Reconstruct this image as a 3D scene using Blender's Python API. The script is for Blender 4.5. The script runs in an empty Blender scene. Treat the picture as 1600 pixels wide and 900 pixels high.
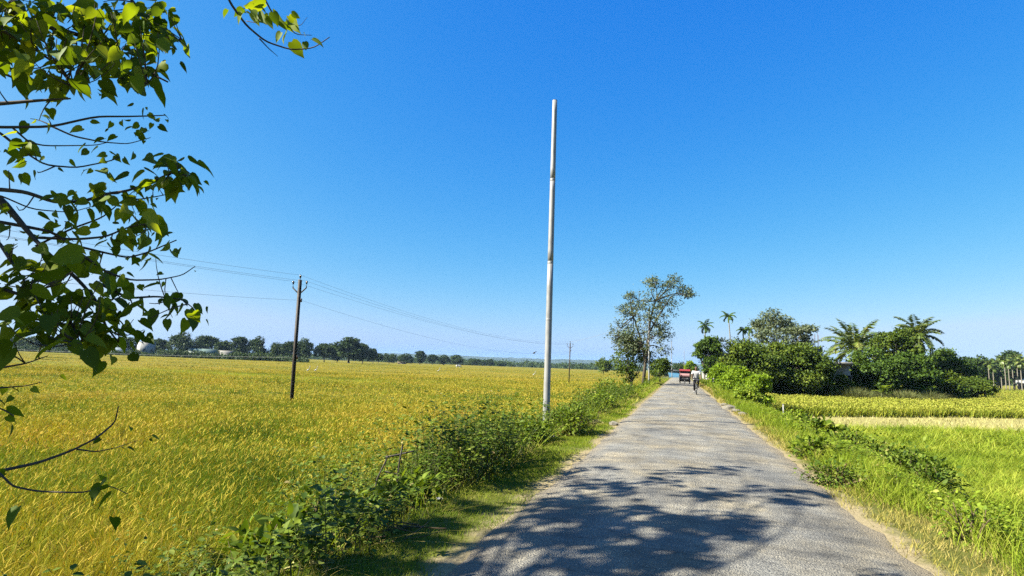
import bpy, bmesh, math, random
import numpy as np
from mathutils import Vector

R_ = math.radians
random.seed(7)
rng = np.random.default_rng(11)
scene = bpy.context.scene
C = scene.collection

# ---------------------------------------------------------------- camera
FOC, ROLL = 900.0, 0.036                       # focal length in photo pixels, horizon tilt
CAM = np.array([0.0, 0.0, 1.6])
PITCH, YAW = R_(7.594), R_(16.357)
_f = np.array([-math.sin(YAW) * math.cos(PITCH), math.cos(YAW) * math.cos(PITCH), math.sin(PITCH)])
_r0 = np.array([math.cos(YAW), math.sin(YAW), 0.0])
_u0 = np.cross(_r0, _f)
_r = math.cos(ROLL) * _r0 + math.sin(ROLL) * _u0
_u = -math.sin(ROLL) * _r0 + math.cos(ROLL) * _u0
cd = bpy.data.cameras.new("camera")
cam = bpy.data.objects.new("camera", cd)
C.objects.link(cam)
from mathutils import Matrix
cam.matrix_world = Matrix(((_r[0], _u[0], -_f[0], CAM[0]), (_r[1], _u[1], -_f[1], CAM[1]),
                           (_r[2], _u[2], -_f[2], CAM[2]), (0, 0, 0, 1)))
cd.sensor_width = 36.0
cd.lens = FOC / 1600 * 36
cd.clip_start, cd.clip_end = 0.05, 12000
scene.camera = cam

# ---------------------------------------------------------------- sky, sun, exposure
SUN_AZ, SUN_EL = 240.0, 38.0
world = bpy.data.worlds.new("World")
scene.world = world
world.use_nodes = True
nt = world.node_tree
nt.nodes.clear()
wo = nt.nodes.new("ShaderNodeOutputWorld")
bg = nt.nodes.new("ShaderNodeBackground")
sky = nt.nodes.new("ShaderNodeTexSky")
sky.sky_type = 'NISHITA'
sky.sun_disc = False
sky.sun_elevation, sky.sun_rotation = R_(SUN_EL), R_(SUN_AZ)
sky.air_density, sky.dust_density, sky.ozone_density = 0.7, 1.5, 5.0
sep = nt.nodes.new("ShaderNodeSeparateColor")
com = nt.nodes.new("ShaderNodeCombineColor")
nt.links.new(sky.outputs[0], sep.inputs[0])
# a camera-like colour response for the whole sky (same for every ray)
def _m(op, a, b):
    n = nt.nodes.new("ShaderNodeMath"); n.operation = op
    for s_, v_ in zip(n.inputs, (a, b)):
        if isinstance(v_, (int, float)): s_.default_value = v_
        else: nt.links.new(v_, s_)
    return n.outputs[0]


ch = [_m('MULTIPLY', _m('POWER', sep.outputs[i], p), a) for i, (p, a) in enumerate(((2.293, 0.315), (0.915, 1.045), (0.213, 3.20)))]
ch[1] = _m('MINIMUM', ch[1], _m('MULTIPLY', ch[2], .76))
ch[0] = _m('MINIMUM', ch[0], _m('MULTIPLY', ch[1], .72))
for i in range(3):
    nt.links.new(ch[i], com.inputs[i])
nt.links.new(com.outputs[0], bg.inputs[0])
bg.inputs[1].default_value = 0.05
nt.links.new(bg.outputs[0], wo.inputs[0])

sd = bpy.data.lights.new("sun", 'SUN')
sd.energy, sd.angle, sd.color = 5.0, R_(0.53), (1.0, 0.95, 0.80)
sun = bpy.data.objects.new("sun", sd)
C.objects.link(sun)
_a, _e = R_(SUN_AZ), R_(SUN_EL)
SUND = np.array([math.sin(_a) * math.cos(_e), math.cos(_a) * math.cos(_e), math.sin(_e)])   # towards the sun
sun.rotation_euler = Vector(SUND).to_track_quat('Z', 'Y').to_euler()
sun.location = (-30, -30, 40)

vs = scene.view_settings
vs.view_transform, vs.look, vs.gamma, vs.exposure = 'Standard', 'None', 1.0, 2.1
vs.use_curve_mapping = False
scene.render.engine = 'CYCLES'
cy = scene.cycles
cy.max_bounces, cy.diffuse_bounces, cy.glossy_bounces = 5, 2, 2
cy.transmission_bounces, cy.transparent_max_bounces, cy.volume_bounces = 4, 4, 0
cy.use_denoising = False
cy.use_adaptive_sampling = False
cy.caustics_reflective = cy.caustics_refractive = False


# ---------------------------------------------------------------- pixel <-> place (photo pixels, 1600 x 900)
def ray(x, y):
    return _f + _r * ((x - 800) / FOC) - _u * ((y - 450) / FOC)


def on_z(x, y, z=0.0):
    d = ray(x, y)
    return CAM + d * ((z - 1.6) / d[2])


def at_y(x, y, Y):
    d = ray(x, y)
    return CAM + d * (Y / d[1])


def at_d(x, y, dist):
    d = ray(x, y)
    return CAM + d / np.linalg.norm(d) * dist


# ---------------------------------------------------------------- mesh collecting
class MB:
    def __init__(s):
        s.v, s.t, s.q, s.n = [], [], [], 0

    def add(s, v, tris=None, quads=None):
        v = np.asarray(v, float).reshape(-1, 3)
        if tris is not None and len(tris):
            s.t.append(np.asarray(tris, int).reshape(-1, 3) + s.n)
        if quads is not None and len(quads):
            s.q.append(np.asarray(quads, int).reshape(-1, 4) + s.n)
        s.v.append(v)
        s.n += len(v)

    def box(s, c, size, rot=None):
        h = np.array(size) / 2
        v = np.array([[x, y, z] for x in (-1, 1) for y in (-1, 1) for z in (-1, 1)]) * h
        if rot is not None:
            v = v @ np.asarray(rot).T
        s.add(v + np.array(c), quads=[[0, 1, 3, 2], [4, 6, 7, 5], [0, 4, 5, 1], [2, 3, 7, 6], [0, 2, 6, 4], [1, 5, 7, 3]])

    def tube(s, pts, rad, k=7, cap=True):
        P = np.asarray(pts, float)
        n = len(P)
        rad = np.broadcast_to(np.asarray(rad, float), (n,))
        T = np.gradient(P, axis=0)
        T /= np.linalg.norm(T, axis=1)[:, None] + 1e-9
        ref = np.array([0, 0, 1.0]) if abs(T[:, 2]).mean() < .8 else np.array([1.0, 0, 0])
        A = np.cross(T, ref); A /= np.linalg.norm(A, axis=1)[:, None] + 1e-9
        B = np.cross(A, T)
        th = np.arange(k) * 2 * math.pi / k
        V = P[:, None] + rad[:, None, None] * (np.cos(th)[None, :, None] * A[:, None] + np.sin(th)[None, :, None] * B[:, None])
        i = np.arange(n - 1)[:, None] * k
        j = np.arange(k)[None]
        j2 = (j + 1) % k
        Q = np.stack([i + j, i + j2, i + k + j2, i + k + j], -1).reshape(-1, 4)
        V = V.reshape(-1, 3)
        t = []
        if cap:
            V = np.vstack([V, P[0], P[-1]])
            for a in range(k):
                t += [[n * k, (a + 1) % k, a], [n * k + 1, (n - 1) * k + a, (n - 1) * k + (a + 1) % k]]
        s.add(V, t, Q)

    def lathe(s, prof, c, k=16, axis='z'):
        th = np.arange(k) * 2 * math.pi / k
        V = np.array([[r * math.cos(a), r * math.sin(a), z] for r, z in prof for a in th])
        if axis == 'x':
            V = V[:, [2, 0, 1]]
        elif axis == 'y':
            V = V[:, [0, 2, 1]]
        n = len(prof)
        Q = [[i * k + j, i * k + (j + 1) % k, (i + 1) * k + (j + 1) % k, (i + 1) * k + j] for i in range(n - 1) for j in range(k)]
        s.add(V + np.array(c), quads=Q)

    def build(s, name, m, parent=None, smooth=False):
        me = bpy.data.meshes.new(name)
        V = np.vstack(s.v) if s.v else np.zeros((0, 3))
        t = np.vstack(s.t) if s.t else np.zeros((0, 3), int)
        q = np.vstack(s.q) if s.q else np.zeros((0, 4), int)
        nl = len(t) * 3 + len(q) * 4
        me.vertices.add(len(V)); me.vertices.foreach_set("co", V.astype(np.float32).ravel())
        me.loops.add(nl); me.loops.foreach_set("vertex_index", np.concatenate([t.ravel(), q.ravel()]).astype(np.int32))
        me.polygons.add(len(t) + len(q))
        st = np.concatenate([np.arange(len(t)) * 3, len(t) * 3 + np.arange(len(q)) * 4])
        me.polygons.foreach_set("loop_start", st.astype(np.int32))
        if smooth:
            me.polygons.foreach_set("use_smooth", np.ones(len(t) + len(q), bool))
        me.update(calc_edges=True)
        me.validate()
        for mm in (m if isinstance(m, (list, tuple)) else [m]):
            me.materials.append(mm)
        o = bpy.data.objects.new(name, me)
        C.objects.link(o)
        if parent is not None:
            o.parent = parent
        return o


def tag(o, label=None, cat=None, group=None, kind=None):
    if label: o['label'] = label
    if cat: o['category'] = cat
    if group: o['group'] = group
    if kind: o['kind'] = kind
    return o


def empty(name, loc, label=None, cat=None, group=None, rz=0.0):
    o = bpy.data.objects.new(name, None)
    o.empty_display_size = .2
    o.location = tuple(float(a) for a in loc)
    o.rotation_euler = (0, 0, rz)
    C.objects.link(o)
    return tag(o, label, cat, group)


def copy_thing(o, loc, rz=0.0, sc=(1, 1, 1), label=None, group=None):
    c = o.copy()
    C.objects.link(c)
    c.location = tuple(float(a) for a in loc)
    c.rotation_euler = (0, 0, rz)
    c.scale = sc
    for ch in o.children:
        d = ch.copy(); C.objects.link(d); d.parent = c
        for g2 in ch.children:
            e = g2.copy(); C.objects.link(e); e.parent = d
    if label: c['label'] = label
    if group: c['group'] = group
    return c


# ---------------------------------------------------------------- materials
KEY = 0.36       # the photograph is exposed bright: surfaces keep low real-world albedos


def kc(c, k=None):
    return tuple(v * (KEY if k is None else k) for v in c)


def ks(stops):
    return [(p, kc(c)) for p, c in stops]


def new_mat(name):
    m = bpy.data.materials.new(name)
    m.use_nodes = True
    n = m.node_tree.nodes
    n.clear()
    return m, m.node_tree, n.new("ShaderNodeOutputMaterial")


def ramp(nt, stops, interp='LINEAR'):
    r = nt.nodes.new("ShaderNodeValToRGB")
    r.color_ramp.interpolation = interp
    el = r.color_ramp.elements
    while len(el) < len(stops):
        el.new(0.5)
    for e, (p, c) in zip(el, stops):
        e.position = p
        e.color = (c[0], c[1], c[2], 1)
    return r


def noise(nt, scale, detail=4, rough=.55, coord='Object', stretch=None):
    tc = nt.nodes.new("ShaderNodeTexCoord")
    src = tc.outputs[coord]
    if stretch:
        mp = nt.nodes.new("ShaderNodeMapping"); mp.inputs['Scale'].default_value = stretch
        nt.links.new(src, mp.inputs[0]); src = mp.outputs[0]
    t = nt.nodes.new("ShaderNodeTexNoise")
    t.inputs['Scale'].default_value, t.inputs['Detail'].default_value, t.inputs['Roughness'].default_value = scale, detail, rough
    nt.links.new(src, t.inputs['Vector'])
    return t.outputs[0]


def mix(nt, fac, a, b, mode='MIX'):
    m = nt.nodes.new("ShaderNodeMix"); m.data_type = 'RGBA'; m.blend_type = mode
    for s, val in ((m.inputs[0], fac), (m.inputs[6], a), (m.inputs[7], b)):
        if isinstance(val, bpy.types.NodeSocket): nt.links.new(val, s)
        elif isinstance(val, (int, float)): s.default_value = val
        else: s.default_value = (*val, 1)
    return m.outputs[2]


def math_n(nt, op, a, b=None, clamp=False):
    m = nt.nodes.new("ShaderNodeMath"); m.operation = op; m.use_clamp = clamp
    for s, val in zip(m.inputs, (a, b)):
        if val is None: continue
        if isinstance(val, bpy.types.NodeSocket): nt.links.new(val, s)
        else: s.default_value = val
    return m.outputs[0]


def principled(nt, out, color, rough=.7, spec=.3, metal=0.0, bump=None, bstr=.3, bdist=.02):
    p = nt.nodes.new("ShaderNodeBsdfPrincipled")
    if isinstance(color, bpy.types.NodeSocket): nt.links.new(color, p.inputs['Base Color'])
    else: p.inputs['Base Color'].default_value = (*color, 1)
    if isinstance(rough, bpy.types.NodeSocket): nt.links.new(rough, p.inputs['Roughness'])
    else: p.inputs['Roughness'].default_value = rough
    p.inputs['Specular IOR Level'].default_value = spec
    p.inputs['Metallic'].default_value = metal
    if bump is not None:
        b = nt.nodes.new("ShaderNodeBump"); b.inputs['Strength'].default_value = bstr; b.inputs['Distance'].default_value = bdist
        nt.links.new(bump, b.inputs['Height']); nt.links.new(b.outputs[0], p.inputs['Normal'])
    nt.links.new(p.outputs[0], out.inputs[0])
    return p


def plain(name, col, rough=.6, spec=.3, metal=0.0, vary=.15, scale=6.0, col2=None):
    m, nt, out = new_mat(name)
    n = noise(nt, scale, 5, .6)
    c2 = col2 or tuple(c * (1 - vary * 2) for c in col)
    c1 = tuple(min(1, c * (1 + vary * .6)) for c in col)
    r = ramp(nt, ks([(.35, c2), (.62, c1)]))
    nt.links.new(n, r.inputs[0])
    principled(nt, out, r.outputs[0], rough, spec, metal, bump=n, bstr=.15)
    return m


def leaf_mat(name, stops, trans=.3, tcol=None, rough=.6, spec=.12, patch=.35, pscale=.5):
    """each leaf its own shade, clumps of leaves drifting lighter or yellower"""
    m, nt, out = new_mat(name)
    g = nt.nodes.new("ShaderNodeNewGeometry")
    n = noise(nt, pscale, 2)
    f = math_n(nt, 'ADD', math_n(nt, 'MULTIPLY', g.outputs['Random Per Island'], 1 - patch),
               math_n(nt, 'MULTIPLY', math_n(nt, 'SUBTRACT', math_n(nt, 'MULTIPLY', n, 3.0), 1.0, True), patch))
    r = ramp(nt, [(p_, kc(c_, .45)) for p_, c_ in stops])
    nt.links.new(f, r.inputs[0])
    p = nt.nodes.new("ShaderNodeBsdfPrincipled")
    nt.links.new(r.outputs[0], p.inputs['Base Color'])
    p.inputs['Roughness'].default_value = rough
    p.inputs['Specular IOR Level'].default_value = spec
    tr = nt.nodes.new("ShaderNodeBsdfTranslucent")
    if tcol is None:
        tcol = (1.5, 1.45, .55)
    mc = mix(nt, 1.0, r.outputs[0], tcol, 'MULTIPLY')
    nt.links.new(mc, tr.inputs[0])
    ms = nt.nodes.new("ShaderNodeMixShader"); ms.inputs[0].default_value = trans
    nt.links.new(p.outputs[0], ms.inputs[1]); nt.links.new(tr.outputs[0], ms.inputs[2])
    nt.links.new(ms.outputs[0], out.inputs[0])
    return m


# ---------------------------------------------------------------- leaves and blades, many at once
def unit(a):
    return a / (np.linalg.norm(a, axis=-1, keepdims=True) + 1e-9)


T_DIAMOND = (np.array([[0, 0, 0], [.32, .45, .07], [0, 1, 0], [-.32, .45, .07]]), [[0, 1, 2], [0, 2, 3]], [])
T_OVAL = (np.array([[0, 0, 0], [.24, .22, .06], [.27, .6, .03], [0, 1, -.1], [-.27, .6, .03], [-.24, .22, .06], [0, .4, 0]]),
          [[0, 1, 6], [1, 2, 6], [2, 3, 6], [3, 4, 6], [4, 5, 6], [5, 0, 6]], [])
T_HEART = (np.array([[0, .02, 0], [.17, -.06, .06], [.32, .07, .11], [.36, .30, .10], [.27, .60, .03], [.11, .84, -.07], [.02, 1.05, -.2],
                     [-.10, .84, -.08], [-.26, .60, .01], [-.35, .30, .08], [-.31, .07, .09], [-.16, -.06, .05], [0, .35, -.03], [0, .68, -.07]]),
           [[0, 1, 12], [1, 2, 12], [2, 3, 12], [3, 4, 12], [4, 13, 12], [4, 5, 13], [5, 6, 13], [6, 7, 13], [7, 8, 13], [8, 12, 13],
            [8, 9, 12], [9, 10, 12], [10, 11, 12], [11, 0, 12]], [])


def leaves(mb, P, D, N, S, T=T_DIAMOND, widen=1.0):
    P, D, N = np.asarray(P, float), unit(np.asarray(D, float)), np.asarray(N, float)
    S = np.broadcast_to(np.asarray(S, float), (len(P),))
    X = unit(np.cross(D, N)); N = np.cross(X, D)
    tv, tt, _ = T
    V = P[:, None] + S[:, None, None] * (tv[None, :, 0:1] * widen * X[:, None] + tv[None, :, 1:2] * D[:, None] + tv[None, :, 2:3] * N[:, None])
    k = len(tv)
    F = (np.arange(len(P))[:, None, None] * k + np.array(tt)[None]).reshape(-1, 3)
    mb.add(V.reshape(-1, 3), F)


def rdir(n, up=0.0):
    d = rng.normal(size=(n, 3))
    d[:, 2] += up
    return unit(d)


def blades(mb, base, h, w, lean, seg=2, droop=.5, wind=None):
    """grass or rice blades: tapered strips that lean out and droop"""
    n = len(base)
    h = np.broadcast_to(h, (n,)); w = np.broadcast_to(w, (n,)); lean = np.broadcast_to(lean, (n,))
    az = rng.uniform(0, 2 * math.pi, n)
    O = np.stack([np.cos(az), np.sin(az), np.zeros(n)], 1)
    fz = az + rng.uniform(-1.2, 1.2, n) + math.pi / 2
    W = np.stack([np.cos(fz), np.sin(fz), np.zeros(n)], 1)
    rows = []
    for i in range(seg + 1):
        t = i / seg
        out = lean * (t + droop * t * t)
        z = t - droop * .55 * lean * t * t
        ctr = base + O * (h * out)[:, None] + np.array([0, 0, 1.0]) * (h * z)[:, None]
        if wind is not None:
            ctr = ctr + np.asarray(wind) * (h * t * t)[:, None]
        if i == seg:
            rows.append(ctr[:, None])
        else:
            ww = (w * (1 - .55 * t) / 2)[:, None] * W
            rows += [np.stack([ctr - ww, ctr + ww], 1)]
    V = np.concatenate(rows, 1)
    k = V.shape[1]
    i0 = np.arange(n)[:, None] * k
    q = []
    for i in range(seg - 1):
        q.append(np.concatenate([i0 + 2 * i, i0 + 2 * i + 1, i0 + 2 * i + 3, i0 + 2 * i + 2], 1))
    t = np.concatenate([i0 + 2 * seg - 2, i0 + 2 * seg - 1, i0 + 2 * seg], 1)
    mb.add(V.reshape(-1, 3), t, np.vstack(q) if q else None)


def vnoise(x, y, s, seed=0):
    """cheap smooth value noise in 0..1 for patchiness"""
    r = np.random.default_rng(seed)
    tab = r.random((64, 64))
    u, v = x / s, y / s
    iu, iv = np.floor(u).astype(int), np.floor(v).astype(int)
    fu, fv = u - iu, v - iv
    fu, fv = fu * fu * (3 - 2 * fu), fv * fv * (3 - 2 * fv)
    a = tab[iu % 64, iv % 64]; b = tab[(iu + 1) % 64, iv % 64]; c = tab[iu % 64, (iv + 1) % 64]; d = tab[(iu + 1) % 64, (iv + 1) % 64]
    return (a * (1 - fu) + b * fu) * (1 - fv) + (c * (1 - fu) + d * fu) * fv


def smooth(x, a, b):
    t = np.clip((x - a) / (b - a), 0, 1)
    return t * t * (3 - 2 * t)


# ---------------------------------------------------------------- terrain
def gz(x, y):
    x, y = np.asarray(x, float), np.asarray(y, float)
    l = -1.3 * smooth(-x, 2.55, 4.7)
    r = -1.05 * smooth(x, 2.9, 5.6)
    z = l + r - .03
    off = np.maximum(smooth(-x, 1.9, 2.8), smooth(x, 2.3, 3.2))
    z = z + off * (vnoise(x + 900, y + 900, 1.1, 3) - .5) * .12 * np.clip(1.6 - abs(z), .25, 1)
    return z


def g1(x, y):
    return float(gz(x, y))

# ---------------------------------------------------------------- ground: one sheet to the horizon
def axis(pts):
    out = []
    for (a, b, n) in pts:
        out += list(np.linspace(a, b, n, endpoint=False))
    return np.array(out + [pts[-1][1]])


gx = np.concatenate([-np.geomspace(6000, 9, 40), axis([(-8.5, 8.5, 100)]), np.geomspace(9, 6000, 40)])
gy = np.concatenate([axis([(-400, -20, 12), (-20, 0, 20), (0, 40, 130), (40, 120, 90)]), np.geomspace(125, 7000, 36)])
X, Y = np.meshgrid(gx, gy)
Zg = gz(X, Y)
mb = MB()
nx, ny = len(gx), len(gy)
i = np.arange(ny - 1)[:, None] * nx + np.arange(nx - 1)[None]
mb.add(np.stack([X, Y, Zg], -1).reshape(-1, 3), quads=np.stack([i, i + 1, i + nx + 1, i + nx], -1).reshape(-1, 4))

m, nt, out = new_mat("ground_soil_and_grass")
tc = nt.nodes.new("ShaderNodeTexCoord")
sx = nt.nodes.new("ShaderNodeSeparateXYZ"); nt.links.new(tc.outputs['Object'], sx.inputs[0])
n_fine = noise(nt, 28, 6, .65)
n_mid = noise(nt, 2.3, 5, .6)
n_big = noise(nt, .06, 3, .5, stretch=(.5, 1.6, 1))
sand = ramp(nt, ks([(.3, (.36, .28, .15)), (.55, (.62, .50, .28)), (.75, (.78, .65, .38))])); nt.links.new(n_fine, sand.inputs[0])
turf = ramp(nt, ks([(.32, (.13, .12, .035)), (.5, (.19, .21, .03)), (.7, (.36, .31, .10))])); nt.links.new(math_n(nt, 'ADD', math_n(nt, 'MULTIPLY', n_mid, .6), math_n(nt, 'MULTIPLY', n_fine, .4)), turf.inputs[0])
fld = ramp(nt, ks([(.36, (.17, .24, .014)), (.5, (.40, .38, .022)), (.62, (.52, .42, .03))])); nt.links.new(n_big, fld.inputs[0])
dx = math_n(nt, 'ABSOLUTE', math_n(nt, 'SUBTRACT', sx.outputs[0], .15))
edge = math_n(nt, 'ADD', dx, math_n(nt, 'MULTIPLY', math_n(nt, 'SUBTRACT', n_mid, .5), .7))
f1 = math_n(nt, 'MULTIPLY', math_n(nt, 'SUBTRACT', edge, 1.93), 4.5, True)
f2 = math_n(nt, 'MULTIPLY', math_n(nt, 'SUBTRACT', dx, 26), .06, True)
col = mix(nt, f2, mix(nt, f1, sand.outputs[0], turf.outputs[0]), fld.outputs[0])
principled(nt, out, col, .9, .15, bump=n_fine, bstr=.5, bdist=.03)
ground = tag(mb.build("ground", m, smooth=True), kind='structure')

# ---------------------------------------------------------------- road: worn asphalt with ragged edges
ys = np.concatenate([axis([(-30, 0, 60), (0, 30, 150), (30, 90, 120)]), np.linspace(90.6, 260, 60)])
el = -1.72 + .06 * (vnoise(ys, ys * 0, .9, 5) - .5) + .16 * (vnoise(ys, ys * 0, 3.1, 6) - .5) + .10 * (vnoise(ys, ys * 0, .3, 8) - .5)
er = 1.98 + .06 * (vnoise(ys, ys * 0, .8, 9) - .5) + .16 * (vnoise(ys, ys * 0, 2.7, 10) - .5) + .10 * (vnoise(ys, ys * 0, .3, 12) - .5)
cols_ = np.linspace(0, 1, 15)
V = []
for y, a, b in zip(ys, el, er):
    x = a + (b - a) * cols_
    e = np.minimum(cols_, 1 - cols_)
    V.append(np.stack([x, np.full_like(x, y), .012 + .045 * np.sin(cols_ * math.pi) - .035 * (e < .001)], 1))
mb = MB()
k = len(cols_)
i = np.arange(len(ys) - 1)[:, None] * k + np.arange(k - 1)[None]
mb.add(np.vstack(V), quads=np.stack([i, i + 1, i + k + 1, i + k], -1).reshape(-1, 4))
m, nt, out = new_mat("worn_asphalt")
n1 = noise(nt, 70, 6, .7)                                      # stones in the binder
n2 = noise(nt, 1.1, 6, .62)                                    # patches
n3 = noise(nt, 3.2, 5, .65, stretch=(.35, 1.3, 1))             # ridges across the lane
n4 = noise(nt, .5, 4, .6, stretch=(2.6, .18, 1))               # wheel tracks along it
vo = nt.nodes.new("ShaderNodeTexVoronoi"); vo.inputs['Scale'].default_value = 55
nt.links.new(nt.nodes.new("ShaderNodeTexCoord").outputs['Object'], vo.inputs['Vector'])
base = ramp(nt, ks([(.37, (.22, .21, .19)), (.45, (.44, .41, .35)), (.53, (.61, .565, .47)), (.61, (.80, .735, .60))]))
nt.links.new(math_n(nt, 'ADD', math_n(nt, 'MULTIPLY', n2, .5), math_n(nt, 'ADD', math_n(nt, 'MULTIPLY', n3, .3), math_n(nt, 'MULTIPLY', n4, .2))), base.inputs[0])
st = ramp(nt, [(.36, (.38, .38, .39)), (.48, (1, 1, 1)), (.62, (1.5, 1.47, 1.4))]); nt.links.new(n1, st.inputs[0])
pit = ramp(nt, [(.0, (1.25, 1.23, 1.2)), (.25, (1, 1, 1)), (.6, (.72, .72, .73))]); nt.links.new(vo.outputs['Distance'], pit.inputs[0])
c = mix(nt, 1.0, mix(nt, .8, base.outputs[0], st.outputs[0], 'MULTIPLY'), pit.outputs[0], 'MULTIPLY')
# darker patched areas with shape of their own
tar = ramp(nt, [(.57, (0, 0, 0)), (.64, (1, 1, 1))]); nt.links.new(noise(nt, .45, 5, .68, stretch=(1, .55, 1)), tar.inputs[0])
c = mix(nt, math_n(nt, 'MULTIPLY', tar.outputs[0], .5), c, (.062, .062, .062))
# tan and blue grey wear, then long thin cracks across the lane
tint = ramp(nt, [(.40, (.80, .85, .95)), (.50, (.98, .98, .98)), (.60, (1.16, 1.08, .92))]); nt.links.new(noise(nt, .62, 6, .7, stretch=(1.0, .6, 1)), tint.inputs[0])
c = mix(nt, .9, c, tint.outputs[0], 'MULTIPLY')
for sc_, str_, w_ in ((.8, (.30, 1.6, 1), .006), (1.5, (.5, 1.2, 1), .004)):
    ck = ramp(nt, [(.5 - w_, (1, 1, 1)), (.5, (.38, .38, .40)), (.5 + w_, (1, 1, 1))]); nt.links.new(noise(nt, sc_, 5, .6, stretch=str_), ck.inputs[0])
    c = mix(nt, .75, c, ck.outputs[0], 'MULTIPLY')
# sand blown in from both edges
tc = nt.nodes.new("ShaderNodeTexCoord"); sx = nt.nodes.new("ShaderNodeSeparateXYZ"); nt.links.new(tc.outputs['Object'], sx.inputs[0])
dx = math_n(nt, 'ABSOLUTE', math_n(nt, 'SUBTRACT', sx.outputs[0], .13))
fe = math_n(nt, 'MULTIPLY', math_n(nt, 'SUBTRACT', math_n(nt, 'ADD', dx, math_n(nt, 'MULTIPLY', n2, .55)), 1.86), 2.6, True)
c = mix(nt, math_n(nt, 'MULTIPLY', fe, .8), c, (.18, .142, .088))
hgt = math_n(nt, 'ADD', math_n(nt, 'ADD', n1, math_n(nt, 'MULTIPLY', n3, 1.6)), math_n(nt, 'MULTIPLY', vo.outputs['Distance'], .8))
principled(nt, out, c, .88, .25, bump=hgt, bstr=.8, bdist=.03)
tag(mb.build("road", m, smooth=True), kind='structure')

# ---------------------------------------------------------------- hills far beyond the field
mb = MB()
for (Yh, H, s, sd0) in ((4300, 62, 520, 21), (5600, 76, 900, 25)):
    xs = np.linspace(-5600, 5600, 320)
    top = H * (.72 + .28 * vnoise(xs + 9000, xs * 0, s, sd0)) + 8 * vnoise(xs + 9000, xs * 0 + 3, 60, sd0 + 1) + 6 * vnoise(xs + 9000, xs * 0, 24, sd0 + 2)
    top *= .30 + .70 * smooth(-np.abs(xs + 900), -3600, -500)
    rows = [np.stack([xs, Yh - 300 + 0 * xs, -2 + 0 * xs], 1), np.stack([xs, Yh - 120 + 0 * xs, top * .6], 1), np.stack([xs, Yh + 0 * xs, top], 1),
            np.stack([xs, Yh + 500 + 0 * xs, -2 + 0 * xs], 1)]
    n = len(xs)
    i = np.arange(3)[:, None] * n + np.arange(n - 1)[None]
    mb.add(np.vstack(rows), quads=np.stack([i, i + 1, i + n + 1, i + n], -1).reshape(-1, 4))
m_hill, nt, out = new_mat("wooded_hill")
r = ramp(nt, ks([(.35, (.025, .045, .015)), (.65, (.06, .085, .03))])); nt.links.new(noise(nt, .03, 4), r.inputs[0])
principled(nt, out, r.outputs[0], .95, .05)
tag(mb.build("hills", m_hill, smooth=True), kind='structure')

# ---------------------------------------------------------------- rice and grass (nobody could count it)
def polar(n, r0, r1, a0, a1):
    """points over a ring sector; angles in degrees from the road's direction, right positive"""
    r = np.sqrt(rng.uniform(r0 * r0, r1 * r1, n)); a = np.radians(rng.uniform(a0, a1, n))
    return r * np.sin(a), r * np.cos(a)


def area(r0, r1, a0, a1):
    return .5 * (r1 * r1 - r0 * r0) * math.radians(a1 - a0)


M_rice = leaf_mat("ripening_rice_leaf", [(.0, (.03, .06, .008)), (.12, (.09, .15, .015)), (.34, (.21, .32, .03)), (.60, (.43, .44, .045)), (.84, (.62, .50, .06)), (.93, (.62, .44, .07)), (1, (.50, .24, .04))],
                  trans=.28, tcol=(1.25, 1.2, .45), rough=.8, spec=.04, patch=.62, pscale=.14)
M_ear = leaf_mat("ripe_rice_ear", [(.0, (.42, .40, .045)), (.4, (.64, .52, .065)), (.75, (.74, .54, .09)), (1, (.66, .33, .06))],
                 trans=.2, tcol=(1.2, 1.05, .45), rough=.85, spec=.03, patch=.5, pscale=.16)
M_rice_green = leaf_mat("young_rice_leaf", [(.0, (.06, .11, .01)), (.2, (.22, .34, .022)), (.5, (.41, .52, .05)), (.8, (.60, .65, .09)), (1, (.76, .69, .15))],
                        trans=.38, tcol=(1.35, 1.25, .4), rough=.7, spec=.08, patch=.45, pscale=.5)
M_straw = leaf_mat("cut_straw", [(.0, (.46, .42, .13)), (.5, (.66, .60, .22)), (1, (.78, .70, .34))], trans=.2, tcol=(1.1, 1.05, .8), rough=.7, spec=.15)
WIND = np.array([.05, .03, 0])


def rice(mbl, mbe, x, y, nb, ne, h, w, top_lean=.32, seg=2):
    z = gz(x, y)
    n = len(x)
    hh = h * (.78 + .26 * vnoise(x + 500, y + 500, 1.7, 31) + .24 * rng.random(n))
    rep = np.repeat(np.arange(n), nb)
    b = np.stack([x[rep] + rng.normal(0, .05 + w * .6, len(rep)), y[rep] + rng.normal(0, .05 + w * .6, len(rep)), z[rep]], 1)
    blades(mbl, b, hh[rep] * rng.uniform(.72, 1.12, len(rep)), w * rng.uniform(.7, 1.3, len(rep)), top_lean * rng.uniform(.2, 1.3, len(rep)), seg, .9, WIND)
    if ne:
        rep = np.repeat(np.arange(n), ne)
        b = np.stack([x[rep] + rng.normal(0, .09 + w, len(rep)) + .1 * hh[rep], y[rep] + rng.normal(0, .09 + w, len(rep)), z[rep] + hh[rep] * rng.uniform(.74, .95, len(rep))], 1)
        blades(mbe, b, h * .13 * rng.uniform(.7, 1.2, len(rep)), w * 1.0 * rng.uniform(.8, 1.3, len(rep)), rng.uniform(.2, .8, len(rep)), seg, .95, WIND * 1.5)


BUNDS = ((44, .05), (72, .10), (101, .02), (150, .06), (188, .10), (231, .02))


def green_strip(x, y):
    a = (np.abs(y + .12 * x - 52.5) < 2.5 + 5 * vnoise(x + 400, y * 0, 22, 40)) & (x < -24 - 10 * vnoise(x * 0, y, 3, 39))
    b = (np.abs(y + .06 * x - 170) < 12) & (x < -30)
    return a | b | (y + .02 * x > 240)


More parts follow.
